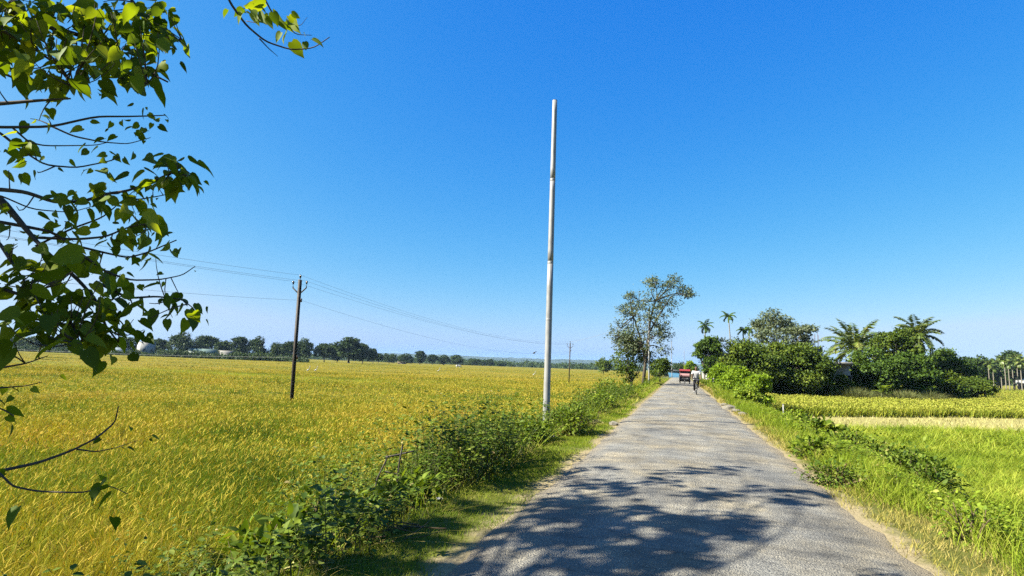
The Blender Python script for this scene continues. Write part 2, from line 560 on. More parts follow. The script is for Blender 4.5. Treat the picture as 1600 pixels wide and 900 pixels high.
mbl, mbe = MB(), MB()
for (r0, r1, dens, nb, ne, h, w, sg) in ((3.5, 9, 66, 30, 4, .80, .0088, 3), (9, 16, 46, 21, 4, .80, .0118, 3), (16, 36, 20, 13, 4, .80, .021, 2), (36, 100, 5.2, 9, 3, .80, .048, 1), (100, 285, .7, 6, 3, .74, .15, 1)):
    n = int(area(r0, r1, -78, -2) * dens)
    x, y = polar(n, r0, r1, -78, -2)
    lim = -4.7 - .55 * smooth(-y, -7, -4.5) - .5 * vnoise(x + 50, y, 2.5, 41) - .9 * smooth(y, 70, 140)
    ok = (x < lim)
    ok &= ~green_strip(x, y)
    for yb_, sl in BUNDS:
        ok &= np.abs(y + sl * x - yb_) > .5
    rice(mbl, mbe, x[ok], y[ok], nb, ne, h, w, seg=sg)
tag(mbl.build("rice_leaves", M_rice), "yellow green leaves of ripening rice filling the field left of the road", "rice", kind='stuff')
tag(mbe.build("rice_ears", M_ear), "drooping golden rice ears over the field left of the road", "rice", kind='stuff')
# the greener strip across the left field
mbl, mbe = MB(), MB()
x, y = polar(52000, 36, 130, -78, -2)
ok = green_strip(x, y) & (x < -14)
rice(mbl, mbe, x[ok], y[ok], 7, 0, .74, .07, seg=1)
x, y = polar(42000, 130, 330, -76, -4)
ok = green_strip(x, y) & (x < -14)
rice(mbl, mbe, x[ok], y[ok], 6, 0, .78, .2, seg=1)
tag(mbl.build("green_rice", M_rice_green), "bright green strips of unripe rice crossing the golden field", "rice", kind='stuff')

M_bund = leaf_mat("bund_grass", [(.0, (.07, .12, .012)), (.5, (.14, .20, .02)), (1, (.28, .29, .05))], trans=.2, spec=.04, rough=.8)  # grass kept dark green to stand in for shadowed paddy edges too
mb = MB()
for yb_, sl in BUNDS:
    n = 9000
    x = -rng.uniform(6, 300, n); y = yb_ - sl * x + rng.normal(0, .28, n)
    k = (vnoise(x + 700, y * 0 + yb_, 14, 38) > .32) & (np.hypot(x, y) < 300)
    x, y = x[k], y[k]
    blades(mb, np.stack([x, y, gz(x, y) + .1], 1), rng.uniform(.6, .9, len(x)) * (.9 + .25 * vnoise(x + 700, y, 6, 37)), .0012 * np.hypot(x, y) + .01, rng.uniform(.1, .7, len(x)), 2, .7)
tag(mb.build("bund_grass", M_bund), "grass darkened for shadow lines on the low earth banks dividing the left rice field", "grass", kind='stuff')

# the lower leaves of the far crop, a closed layer under the tufts
def crop_sheet(name, xs, ys_, zf, m_):
    X, Y = np.meshgrid(xs, ys_)
    mb = MB(); n = len(xs)
    i = np.arange(len(ys_) - 1)[:, None] * n + np.arange(n - 1)[None]
    mb.add(np.stack([X, Y, zf(X, Y)], -1).reshape(-1, 3), quads=np.stack([i, i + 1, i + n + 1, i + n], -1).reshape(-1, 4))
    return tag(mb.build(name, m_, smooth=True), kind='structure')


m_crop, nt, out = new_mat("lower_rice_leaves")
nb_ = noise(nt, .09, 4, .6, stretch=(.35, 1.5, 1))
r = ramp(nt, ks([(.36, (.20, .24, .012)), (.5, (.42, .36, .02)), (.66, (.52, .37, .03))])); nt.links.new(nb_, r.inputs[0])
n2_ = noise(nt, 3.0, 5, .7)
r2 = ramp(nt, [(.3, (.45, .45, .45)), (.6, (1.1, 1.1, 1.1))]); nt.links.new(n2_, r2.inputs[0])
principled(nt, out, mix(nt, .85, r.outputs[0], r2.outputs[0], 'MULTIPLY'), .9, .1, bump=n2_, bstr=1.0, bdist=.3)
crop_sheet("rice_field", np.concatenate([-np.geomspace(700, 7.2, 70)]), np.concatenate([np.linspace(-30, 60, 60), np.geomspace(62, 640, 40)]),
           lambda X, Y: -1.32 + .44 * smooth(np.hypot(X, Y), 9, 30) + .22 * smooth(np.hypot(X, Y), 60, 150) - .5 * smooth(X, -9.5, -7.2), m_crop)

# right side: green paddy, pale stubble strip, gold strip
mbl, mbe = MB(), MB()
for (r0, r1, dens, nb, h, w, sg) in ((5, 13, 80, 14, .52, .011, 3), (13, 26, 32, 13, .52, .019, 3), (26, 60, 10, 10, .54, .038, 2)):
    n = int(area(r0, r1, 3, 80) * dens)
    x, y = polar(n, r0, r1, 3, 80)
    ok = (x > 5.5 + .5 * vnoise(x, y + 70, 2.2, 44)) & (y < 31.6 + .31 * x)
    rice(mbl, mbe, x[ok], y[ok], nb, 0, h, w, .95, sg)
tag(mbl.build("young_rice", M_rice_green), "bright green leafy paddy crop filling the near field right of the road", "rice", kind='stuff')
mbl = MB()
x = rng.uniform(5.2, 70, 60000); y = rng.uniform(28, 90, 60000)
ok = (y > 29.2 + .28 * x) & (y < 36.9 + .68 * x)
x, y = x[ok], y[ok]
blades(mbl, np.stack([x, y, gz(x, y)], 1), rng.uniform(.10, .26, len(x)), rng.uniform(.03, .07, len(x)), rng.uniform(.1, .9, len(x)), 1, .3)
tag(mbl.build("rice_stubble", M_straw), "pale cut straw stubble in a strip between green and golden rice", "stubble", kind='stuff')
m_stub, nt, out = new_mat("straw_litter")
r = ramp(nt, ks([(.35, (.42, .38, .12)), (.6, (.66, .58, .22))])); nt.links.new(noise(nt, 3, 6, .7), r.inputs[0])
principled(nt, out, r.outputs[0], .9, .1)
mb = MB()
xs = np.linspace(5.4, 75, 40)
for t in (0, 1):
    pass
A = np.stack([xs, 29.0 + .28 * xs, gz(xs, xs * 0) + .03], 1); B = np.stack([xs, 37.2 + .68 * xs, gz(xs, xs * 0) + .03], 1)
n = len(xs)
mb.add(np.vstack([A, B]), quads=[[i, i + 1, n + i + 1, n + i] for i in range(n - 1)])
tag(mb.build("stubble_field", m_stub), kind='structure')
mbl, mbe = MB(), MB()
for (n, x0, x1, y0, y1, lim, nb, ne, w) in ((42000, 5.6, 75, 40, 125, 3.0, 8, 5, .05), (60000, 6, 75, 40, 125, 99, 6, 3, .08)):
    x = rng.uniform(x0, x1, n); y = rng.uniform(y0, y1, n)
    d = y - (36.6 + .68 * x + .5 * (vnoise(x, y * 0, 1.5, 46) - .5))
    ok = (d > 0) & (d < lim) & (y < 62 + .8 * x) & (x > 5.6 + .9 * vnoise(x * 0, y, 3, 47))
    rice(mbl, mbe, x[ok], y[ok], nb, ne, .74, w, .3, 2)
M_gold = leaf_mat("golden_rice_leaf", [(.0, (.14, .21, .025)), (.4, (.34, .41, .045)), (.75, (.50, .51, .07)), (1, (.58, .48, .10))], trans=.3, tcol=(1.3, 1.2, .4), rough=.8, spec=.04, patch=.4, pscale=.3)
M_ear_lemon = leaf_mat("yellow_rice_ear", [(.0, (.36, .43, .05)), (.5, (.50, .52, .08)), (1, (.60, .55, .12))], trans=.25, tcol=(1.2, 1.1, .4), rough=.85, spec=.03)
tag(mbl.build("ripe_rice_leaves", M_gold), "yellow standing rice in the strip before the trees at right", "rice", kind='stuff')
tag(mbe.build("ripe_rice_ears", M_ear_lemon), "golden rice ears in the strip before the trees at right", "rice", kind='stuff')
crop_sheet("ripe_rice_field", np.linspace(7, 300, 60), np.linspace(44, 420, 60),
           lambda X, Y: np.where(Y > 37.6 + .68 * X, -.78, -1.6) - .4 * smooth(Y, 150, 300), m_crop)
# open field beyond, far right
mbl, mbe = MB(), MB()
x = rng.uniform(30, 260, 16000); y = rng.uniform(80, 270, 16000)
ok = (y > 66 + .8 * x * .8) & (x > 38) & (y < 225 + .1 * x)
rice(mbl, mbe, x[ok], y[ok], 5, 3, .8, .2, .3, 1)
tag(mbl.build("far_rice_leaves", M_gold), "far yellow rice field in front of the slender palm grove", "rice", kind='stuff')
tag(mbe.build("far_rice_ears", M_ear_lemon), "golden ears over the far rice before the slender palm grove", "rice", kind='stuff')

# verge grass
M_grass = leaf_mat("verge_grass", [(.0, (.12, .20, .016)), (.35, (.24, .35, .024)), (.7, (.38, .45, .045)), (1, (.58, .50, .14))], trans=.3, patch=.5, pscale=.9, spec=.05)
M_dry = leaf_mat("dry_verge_grass", [(.0, (.22, .25, .03)), (.4, (.46, .40, .09)), (.8, (.62, .50, .17)), (1, (.70, .60, .26))], trans=.2, tcol=(1.1, 1.0, .6), patch=.45, pscale=.8, spec=.05)


def turf(mb, n, x0, x1, y0, y1, h0, h1, w, keep, power=1.6, seg=1, lean=.7):
    x = rng.uniform(x0, x1, n)
    y = y0 + (y1 - y0) * rng.random(n) ** power
    k = rng.random(n) < keep(x, y)
    x, y = x[k], y[k]
    s = .6 + .055 * y
    blades(mb, np.stack([x, y, gz(x, y) - .01], 1), rng.uniform(h0, h1, len(x)) * (.8 + .2 * s), w * np.clip(s, .7, 4) * rng.uniform(.7, 1.4, len(x)), rng.uniform(.2, lean, len(x)), seg, .5)


mb = MB()
turf(mb, 130000, -3.1, -1.68, 2.5, 26, .025, .08, .007, lambda x, y: smooth(-x + .5 * (vnoise(x + 30, y, .6, 51) - .5), 1.72, 2.05) * (.25 + 1.1 * vnoise(x + 20, y, .9, 52)), 1.5)
turf(mb, 30000, -3.4, -1.95, 20, 110, .05, .16, .016, lambda x, y: smooth(-x + .5 * (vnoise(x + 30, y, .8, 51) - .5), 1.9, 2.4), 1.2)
turf(mb, 140000, 2.2, 6.2, 4, 45, .07, .36, .008, lambda x, y: smooth(x + .6 * (vnoise(x, y, .9, 53) - .5), 2.25, 2.9) * (.35 + vnoise(x, y, 1.1, 54)), 1.5, 3)
turf(mb, 16000, 2.6, 5.5, 35, 100, .15, .5, .018, lambda x, y: smooth(x, 2.6, 3.2), 1.1, 2)
turf(mb, 15000, -5.4, -2.7, 2, 90, .2, .55, .011, lambda x, y: .3 + .7 * vnoise(x + 40, y, 1.4, 55), 1.6, 3)
tag(mb.build("verge_grass", M_grass), "green grass along both verges of the road", "grass", kind='stuff')
mb = MB()
turf(mb, 60000, 1.95, 3.6, 4, 40, .03, .13, .008, lambda x, y: smooth(x + .5 * (vnoise(x, y, .6, 56) - .5), 2.0, 2.35) * (1 - smooth(x, 2.6, 3.1)) * (.3 + vnoise(x, y, .8, 57)), 1.5)
turf(mb, 12000, 1.95, 3.2, 30, 100, .05, .2, .018, lambda x, y: smooth(x, 2.05, 2.6), 1.1)
turf(mb, 26000, -2.6, -1.66, 2.6, 60, .02, .06, .008, lambda x, y: .6 * vnoise(x + 10, y, .6, 58), 1.5)
turf(mb, 7000, -3.0, -2.1, 22, 100, .05, .2, .016, lambda x, y: .8 * vnoise(x + 10, y, 2, 59), 1.1)
turf(mb, 900, 3.4, 6.0, 4.5, 22, .2, .5, .007, lambda x, y: smooth(vnoise(x, y, 1.3, 60), .45, .8), 1.5, 3, 1.6)
turf(mb, 5200, -4.8, -2.65, 2.3, 26, .15, .6, .006, lambda x, y: smooth(vnoise(x + 77, y, .9, 66), .35, .7), 1.4, 4, 2.2)
turf(mb, 2500, -3.2, -2.4, 2.5, 22, .10, .3, .006, lambda x, y: smooth(vnoise(x + 97, y, 1.2, 67), .45, .7), 1.4, 3, 2.0)
tag(mb.build("dry_grass", M_dry), "dry straw coloured grass fringing the sandy road edge", "grass", kind='stuff')

# leafy weeds on the banks
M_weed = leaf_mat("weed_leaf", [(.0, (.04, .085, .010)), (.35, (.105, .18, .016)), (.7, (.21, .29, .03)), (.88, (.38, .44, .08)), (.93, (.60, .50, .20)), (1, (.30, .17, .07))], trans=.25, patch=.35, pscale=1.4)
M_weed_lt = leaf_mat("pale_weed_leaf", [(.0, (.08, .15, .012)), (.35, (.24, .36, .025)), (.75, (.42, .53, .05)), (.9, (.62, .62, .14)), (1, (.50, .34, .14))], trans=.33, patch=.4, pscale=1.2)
M_stem = plain("green_stem", (.14, .16, .05), .7, .2)
M_twig = plain("dry_twig", (.26, .19, .11), .85, .1)


def weeds(mb, mbs, x, y, h, nl, ls, T=T_OVAL, spread=.35):
    n = len(x)
    z = gz(x, y)
    h = np.broadcast_to(h, (n,)); ls = np.broadcast_to(ls, (n,))
    rep = np.repeat(np.arange(n), nl)
    k = len(rep)
    u = rng.random(k) ** .7
    az = rng.uniform(0, 2 * math.pi, k)
    ou = np.stack([np.cos(az), np.sin(az), np.zeros(k)], 1)
    lx, ly = rng.normal(0, .22, n), rng.normal(0, .22, n)
    P = np.stack([x[rep] + lx[rep] * h[rep] * u, y[rep] + ly[rep] * h[rep] * u, z[rep] + h[rep] * (.12 + .88 * u)], 1) + ou * (spread * h[rep] * (1.05 - u) * rng.random(k))[:, None]
    D = ou + np.array([0, 0, 1.0]) * rng.uniform(-.35, .45, k)[:, None]
    N = np.array([0, 0, 1.0]) + rng.normal(0, .35, (k, 3))
    leaves(mb, P, D, N, ls[rep] * rng.uniform(.55, 1.25, k), T)
    if mbs is not None:
        b = np.stack([x, y, z - .02], 1)
        blades(mbs, b, h * 1.02, .012 + 0 * h, np.hypot(lx, ly), 2, .1)


mb, mbs = MB(), MB()
for (n, x0, x1, y0, y1, pw, h0, h1, nl, s0, s1) in ((3000, -5.3, -2.5, 2.0, 14, 1.0, .34, 1.15, 26, .04, .085), (2200, -4.9, -2.6, 14, 34, 1.0, .32, 1.05, 18, .06, .105), (1100, -5.0, -2.8, 34, 95, 1.0, .25, .8, 14, .12, .2)):
    x = rng.uniform(x0, x1, n); y = y0 + (y1 - y0) * rng.random(n) ** pw
    d = vnoise(x + 80, y, 1.3, 61)
    k = rng.random(n) < smooth(-x + .9 * (vnoise(x + 60, y, 1.1, 62) - .5), 2.55, 2.95) * (.15 + 1.2 * d)
    x, y, d = x[k], y[k], d[k]
    weeds(mb, mbs, x, y, (h0 * .6 + (h1 * 1.15 - h0 * .6) * smooth(d, .1, .9)) * (.7 + .45 * smooth(-x, 2.7, 3.5)) * rng.uniform(.75, 1.2, len(x)), nl, rng.uniform(s0, s1, len(x)))
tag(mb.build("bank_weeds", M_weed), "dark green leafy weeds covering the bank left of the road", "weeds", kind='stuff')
tag(mbs.build("weed_stems", M_stem), "thin stems of the weeds on the left bank", "weeds", kind='stuff')
mb, mbs = MB(), MB()
for (n, x0, x1, y0, y1, h0, h1, nl, s0, s1) in ((4600, 2.6, 6.2, 4, 16, .12, .46, 18, .03, .065), (2200, 2.6, 6.2, 16, 40, .15, .5, 16, .05, .09), (700, 2.7, 6.2, 40, 95, .3, .9, 14, .12, .2)):
    x = rng.uniform(x0, x1, n); y = rng.uniform(y0, y1, n)
    d = vnoise(x + 180, y, 1.2, 64)
    k = rng.random(n) < smooth(d, .12, .6) * smooth(x, 2.7, 3.5)
    x, y, d = x[k], y[k], d[k]
    weeds(mb, mbs, x, y, h0 + (h1 - h0) * d, nl, rng.uniform(s0, s1, len(x)))
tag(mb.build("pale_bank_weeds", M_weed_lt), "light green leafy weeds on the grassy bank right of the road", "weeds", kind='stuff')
tag(mbs.build("pale_weed_stems", M_stem), "thin stems of the weeds on the right bank", "weeds", kind='stuff')

# ================================================================ trees
M_bark = plain("tree_bark", (.20, .165, .12), .9, .1, scale=14)
M_bark_pale = plain("pale_bark", (.40, .36, .30), .85, .1, scale=9)
M_dark_leaf = leaf_mat("dark_tree_leaf", [(.0, (0.041, 0.087, 0.011)), (.4, (0.080, 0.150, 0.018)), (.8, (0.138, 0.225, 0.026)), (1, (0.217, 0.300, 0.039))], trans=.2, patch=.45, pscale=.35)
M_olive_leaf = leaf_mat("olive_tree_leaf", [(.0, (.05, .095, .012)), (.4, (.11, .175, .018)), (.8, (.20, .265, .028)), (1, (.31, .34, .055))], trans=.25, patch=.45, pscale=.35)
M_light_leaf = leaf_mat("bright_tree_leaf", [(.0, (0.145, 0.255, 0.015)), (.4, (0.261, 0.405, 0.022)), (.8, (0.406, 0.555, 0.039)), (1, (0.551, 0.600, 0.077))], trans=.33, patch=.4, pscale=.5)
M_grey_leaf = leaf_mat("grey_green_leaf", [(.0, (.075, .11, .05)), (.4, (.14, .185, .09)), (.8, (.23, .27, .145)), (1, (.36, .39, .25))], trans=.2, patch=.4, pscale=.4)
M_palm_leaf = leaf_mat("palm_frond", [(.0, (0.072, 0.128, 0.017)), (.4, (0.138, 0.210, 0.029)), (.8, (0.246, 0.300, 0.050)), (1, (0.551, 0.480, 0.132))], trans=.2, rough=.4, spec=.5, patch=.5, pscale=.6)
M_banana = leaf_mat("banana_leaf", [(.0, (.12, .21, .02)), (.5, (.22, .33, .035)), (1, (.36, .40, .08))], trans=.4, patch=.3)
M_far_leaf = leaf_mat("far_tree_leaf", [(.0, (.032, .066, .014)), (.4, (.058, .105, .02)), (.8, (.095, .15, .03)), (1, (.14, .18, .045))], trans=.12, patch=.5, pscale=.12)


def crown(mb, lobes, nclump, nleaf, ls, crad, T=T_DIAMOND, droop=.2, flat=.75, shell=.55, widen=1.0):
    """leaf clumps spread through a set of ellipsoid lobes"""
    for c, r in lobes:
        c, r = np.array(c, float), np.array(r, float) * np.ones(3)
        d = rdir(nclump, .25)
        rad = shell + (1 - shell) * rng.random(nclump) ** .5
        pc = c + d * r * rad[:, None]
        rep = np.repeat(np.arange(nclump), nleaf)
        cr = crad * rng.uniform(.6, 1.35, nclump)
        off = rng.normal(size=(len(rep), 3)) * np.array([1, 1, flat]) * .55 * cr[rep][:, None]
        P = pc[rep] + off
        o = unit(P - c)
        D = unit(rdir(len(rep)) + .6 * o + np.array([0, 0, -droop]))
        N = unit(.7 * o + np.array([0, 0, .8]) + .55 * rng.normal(size=(len(rep), 3)))
        leaves(mb, P, D, N, ls * rng.uniform(.6, 1.3, len(rep)), T, widen)


def limb(p, q, sag=.12, n=6):
    p, q = np.array(p, float), np.array(q, float)
    t = np.linspace(0, 1, n)[:, None]
    m = p + (q - p) * t
    bend = rng.normal(0, .06, 3) * np.linalg.norm(q - p)
    return m + (t * (1 - t)) * 4 * (bend + np.array([0, 0, -sag * np.linalg.norm(q - p) * .3]))


def auto_lobes(H, W, ch, n, r=(.2, .32), top=1.0):
    """lobes filling a crown of height H (from ch up) and width W"""
    L = []
    cz = ch + (H - ch) * .5
    for i in range(n):
        d = rdir(1, .15)[0]
        rr = rng.uniform(*r)
        k = rng.uniform(.55, 1.0)
        L.append((np.array([d[0] * W * (.5 - rr * .75) * k, d[1] * W * (.5 - rr * .75) * k, cz + d[2] * ((H - ch) * .5 - rr * W * .45) * k]), np.array([rr * W, rr * W, rr * W * .75])))
    return L


def tree(name, base, H, W, label=None, cat="tree", group=None, lobes=None, nl=9, ch=.25, nclump=16, nleaf=22, ls=.3, crad=None, m=None, mb_=None, tr=None, droop=.2, T=T_DIAMOND, flat=.75, shell=.55, lean=(0, 0), lr=(.2, .32), widen=1.0, twigs=0):
    root = empty(name, base, label, cat, group)
    L = lobes if lobes is not None else auto_lobes(H, W, ch * H, nl, lr)
    mt = MB()
    tr = tr or max(.05, H * .022)
    th = max(ch * H * 1.15, H * .3)
    top = np.array([lean[0] * .5, lean[1] * .5, th])
    path = limb((0, 0, -.15), top, 0, 7)
    mt.tube(path, np.linspace(tr * 1.25, tr * .75, 7), 8)
    for c, r in L:
        st = path[-1 - int(rng.integers(0, 3))]
        pl = limb(st, c, .1, 6)
        mt.tube(pl, np.linspace(tr * .5, tr * .1, 6), 5)
        for k in range(twigs):
            e = np.array(c) + rdir(1)[0] * np.array(r) * .9
            mt.tube(limb(pl[3 + k % 3], e, .1, 4), np.linspace(tr * .13, tr * .03, 4), 4)
    mt.build("trunk", mb_ or M_bark, root, True)
    mc = MB()
    crown(mc, L, nclump, nleaf, ls, crad or W * .075, T, droop, flat, shell, widen)
    mc.build("crown", m or M_dark_leaf, root)
    return root


def fdist(P):
    return float((np.asarray(P) - CAM) @ _f)


def spot(px, ytop, ybase, wpx, Y, zb=None):
    """base point, height and width of something seen between two pixel rows at road distance Y"""
    P = at_y(px, (ytop + ybase) / 2, Y)
    zb = g1(P[0], P[1]) if zb is None else zb
    s = fdist(P) / FOC
    top = at_y(px, ytop, Y)[2]
    return np.array([P[0], P[1], zb]), top - zb, wpx * s


def blob(px, py, rx, ry, Y, base, dy=0.0, flat=1.0):
    """an ellipsoid lobe seen at a pixel, in the tree's own space"""
    P = at_y(px, py, Y + dy)
    s = fdist(P) / FOC
    return (P - base, np.array([rx * s, rx * s * flat, ry * s]))


# ---------------------------------------------------------------- the airy tall tree on the left verge
Yt = 64.0
b0 = at_y(1003, 604, Yt); b0[2] = g1(b0[0], b0[1])
LB = [(1000, 470, 22, 14), (985, 492, 20, 12), (970, 512, 15, 12), (1030, 470, 24, 14), (1048, 450, 18, 12), (1066, 455, 14, 9), (1020, 447, 18, 9), (1022, 440, 8, 7),
      (1052, 438, 12, 8), (1010, 500, 22, 14), (1035, 495, 20, 12), (990, 520, 20, 11), (1020, 525, 22, 11), (1042, 520, 12, 10), (968, 540, 12, 10), (1000, 545, 18, 10),
      (1035, 545, 12, 10), (985, 465, 10, 8), (965, 525, 14, 9), (1005, 520, 24, 12), (1015, 485, 22, 12), (1028, 512, 20, 12), (995, 480, 18, 10), (978, 530, 18, 10), (1075, 460, 9, 5), (975, 485, 9, 7), (1045, 475, 16, 9)]
root = empty("tall_tree", b0, "tall airy grey green tree leaning over the left road edge far ahead", "tree")
mt = MB()
P1 = np.array([at_y(1003, 604, Yt), at_y(1008, 570, Yt), at_y(1012, 540, Yt), at_y(1016, 500, Yt), at_y(1024, 470, Yt), at_y(1036, 448, Yt)]) - b0
P1[0, 2] = -.2
mt.tube(P1, [.20, .17, .14, .11, .08, .04], 9)
P2 = np.array([at_y(1008, 565, Yt), at_y(1001, 530, Yt + .6), at_y(990, 495, Yt + 1), at_y(985, 470, Yt + 1)]) - b0
mt.tube(P2, [.13, .10, .07, .03], 7)
P3 = np.array([at_y(1014, 520, Yt), at_y(1030, 492, Yt - 1), at_y(1050, 462, Yt - 1), at_y(1082, 458, Yt - 1)]) - b0
mt.tube(P3, [.10, .08, .05, .02], 6)
mc = MB()
for (px, py, rx, ry) in LB:
    c, r = blob(px, py, rx, ry, Yt, b0, rng.uniform(-1.6, 1.6))
    src = [P1[3], P1[4], P1[2], P2[2], P3[1]][int(np.argmin([np.linalg.norm(q - c) for q in (P1[3], P1[4], P1[2], P2[2], P3[1])]))]
    mt.tube(limb(src, c, .05, 6), np.linspace(.07, .025, 6), 5)
    for k in range(7):
        mt.tube(limb(c, c + rdir(1, .2)[0] * r * 1.15, .05, 4), np.linspace(.025, .008, 4), 4)
    crown(mc, [(c, r * 1.1)], 20, 16, .20, .42, T_DIAMOND, .35, .7, .3)
mt.build("trunk", M_bark, root, True)
mc.build("crown", M_grey_leaf, root)
# olive understorey tree under it
b, H, W = spot(986, 518, 603, 66, 66)
tree("understorey_tree", b, H, W, "olive leafy tree beneath the tall airy tree on the left verge", "tree", nl=12, ch=.16, nclump=18, nleaf=22, ls=.24, m=M_olive_leaf, twigs=2, lr=(.16, .26))
b, H, W = spot(1031, 556, 603, 36, 74)
tree("roadside_shrub_tree", b, H, W, "small dark tree right of the tall airy tree's trunk", "tree", nl=8, ch=.1, nclump=14, nleaf=20, ls=.25, m=M_olive_leaf, lr=(.2, .3))
b, H, W = spot(942, 563, 585, 34, 210, -1.2)
tree("field_tree", b, H, W, "brownish round tree in the field just left of the airy tree", "tree", nl=9, ch=.2, nclump=14, nleaf=20, ls=.6, m=M_olive_leaf)

# ---------------------------------------------------------------- the grove on the right
def grove(name, px, yt, yb, w, Y, label, **kw):
    b, H, W = spot(px, yt, yb, w, Y)
    return tree(name, b, H, W, label, "tree", **kw)


dk = dict(nclump=22, nleaf=24, ls=.30, lr=(.10, .20), flat=.55, shell=.4, droop=.35)
grove("mango_tree", 1107, 526, 600, 50, 84, "dark round tree with a thick trunk before the pale fence", nl=26, ch=.26, m=M_dark_leaf, tr=.34, **dk)
def blob_tree(name, px, yb, Y, label, spec, m, nclump, nleaf, ls, flat, tr=.22):
    b_, H_, W_ = spot(px, min(q[1] - q[3] for q in spec), yb, 60, Y)
    L_ = [blob(*q, Y, b_, rng.uniform(-1.5, 1.5)) for q in spec]
    return tree(name, b_, H_, W_, label, "tree", lobes=L_, ch=.4, m=m, nclump=nclump, nleaf=nleaf, ls=ls, crad=.55, flat=flat, tr=tr, shell=.35, twigs=2)


blob_tree("feathery_tree", 1212, 612, 78, "tallest blue green tree with feathery top right of the road", ((1208, 494, 20, 10), (1222, 500, 18, 10), (1196, 508, 18, 9), (1228, 512, 20, 10), (1210, 514, 24, 11), (1190, 521, 18, 10), (1216, 527, 30, 12), (1185, 505, 8, 5), (1200, 536, 30, 14), (1230, 545, 30, 16)), M_grey_leaf, 24, 22, .27, .5)
grove("spreading_tree", 1170, 530, 616, 100, 66, "broad olive green tree in the middle of the right grove", nl=40, ch=.02, m=M_olive_leaf, **dk)
grove("spreading_tree", 1240, 533, 618, 112, 68, "broad olive green tree right of the middle of the grove, over the rice edge", nl=42, ch=.02, m=M_olive_leaf, **dk)
blob_tree("hanging_branch_tree", 1246, 612, 77, "green tree with sweeping side branches next to the bare concrete column", ((1240, 519, 18, 7), (1254, 516, 16, 6), (1264, 514, 10, 4), (1246, 529, 22, 8), (1258, 541, 18, 10), (1244, 552, 26, 14)), M_grey_leaf, 22, 22, .28, .4)
grove("shady_tree", 1282, 553, 620, 60, 68.5, "very dark drooping tree left of the white walled house", nl=13, ch=.04, m=M_dark_leaf, nclump=18, nleaf=24, ls=.4, lr=(.18, .28), droop=.9)
grove("dome_tree", 1404, 508, 618, 76, 82, "dome topped dark green tree in front of the right hand coconut palm", nl=24, ch=.3, m=M_olive_leaf, **dk)
grove("round_tree", 1370, 546, 620, 92, 74, "large round dark green tree right of the white walled house", nl=36, ch=.05, m=M_dark_leaf, **dk)
grove("bushy_tree", 1424, 553, 622, 76, 77, "bushy dark tree below the dome topped tree", nl=26, ch=.08, m=M_dark_leaf, **dk)
grove("bushy_tree", 1478, 547, 620, 88, 96, "wide dark green tree right of the right hand coconut palm", nl=30, ch=.1, m=M_dark_leaf, **dk)
grove("scrub_tree", 1470, 577, 622, 62, 82, "light olive scrubby tree at the right end of the grove", nl=13, ch=.08, m=M_olive_leaf, **dk)
grove("low_shrub", 1524, 592, 625, 72, 88, "low dark rounded shrub at the right end of the grove", nl=14, ch=.05, m=M_olive_leaf, **dk)
grove("back_tree", 1160, 519, 604, 46, 96, "dark tree top behind the three slender palms", nl=11, ch=.3, m=M_dark_leaf, **dk)
grove("bare_tree", 1131, 522, 604, 44, 90, "sparse pale leaved tree between the two slender palms", nl=9, ch=.45, m=M_grey_leaf, nclump=6, nleaf=7, ls=.3, lr=(.14, .24), mb_=M_bark_pale, tr=.1, twigs=3)
grove("bright_shrub", 1126, 560, 608, 40, 58, "bright yellow green shrub beside the pale fence", nl=9, ch=.05, m=M_light_leaf, nclump=16, nleaf=22, ls=.22, lr=(.18, .28))
grove("bright_shrub", 1152, 574, 628, 56, 44, "large bright green shrub spilling over the right road bank", nl=14, ch=.04, m=M_light_leaf, nclump=18, nleaf=26, ls=.17, lr=(.16, .26))
grove("bright_shrub", 1184, 583, 634, 48, 41, "yellow green shrub at the left end of the golden rice strip", nl=12, ch=.04, m=M_light_leaf, nclump=16, nleaf=24, ls=.16, lr=(.16, .26))
grove("leafy_bush", 1168, 604, 645, 52, 33, "low leafy green bush on the right bank before the golden rice", nl=13, ch=.03, m=M_weed_lt, nclump=16, nleaf=26, ls=.12, lr=(.16, .26))
grove("leafy_bush", 1320, 584, 618, 30, 68.5, "dark leafy bush before the right part of the white walled house", nl=9, ch=.03, m=M_olive_leaf, nclump=14, nleaf=22, ls=.24, lr=(.2, .3))
grove("leafy_bush", 1079, 563, 592, 20, 150, "bright leaves overhanging the road behind the red three wheeler", nl=8, ch=.2, m=M_light_leaf, nclump=14, nleaf=18, ls=.4)

# mid-distance trees at the far right
for (px, yt, yb, w, Y, lab) in ((1515, 556, 606, 42, 190, "hazy tree left of the slender palm grove at far right"), (1543, 562, 606, 34, 220, "small hazy tree behind the left part of the slender palm grove"),
                               (1582, 548, 607, 46, 240, "flat topped hazy tree above the slender palm grove at far right"), (1532, 558, 607, 40, 250, "hazy tree behind the left end of the slender palm grove"), (1562, 557, 607, 44, 255, "hazy tree behind the middle of the slender palm grove"), (1604, 553, 609, 50, 258, "hazy tree behind the right part of the slender palm grove"), (1640, 552, 612, 60, 230, "hazy tree past the right end of the slender palm grove")):
    b, H, W = spot(px, yt, yb, w, Y, -1.1)
    tree("hazy_tree", b, H, W, lab, "tree", nl=16, ch=.08, m=M_far_leaf, nclump=14, nleaf=20, ls=.7, lr=(.16, .26), flat=.4)

# ---------------------------------------------------------------- palms
M_palm_bark = plain("palm_trunk", (.42, .38, .31), .85, .1, scale=7)


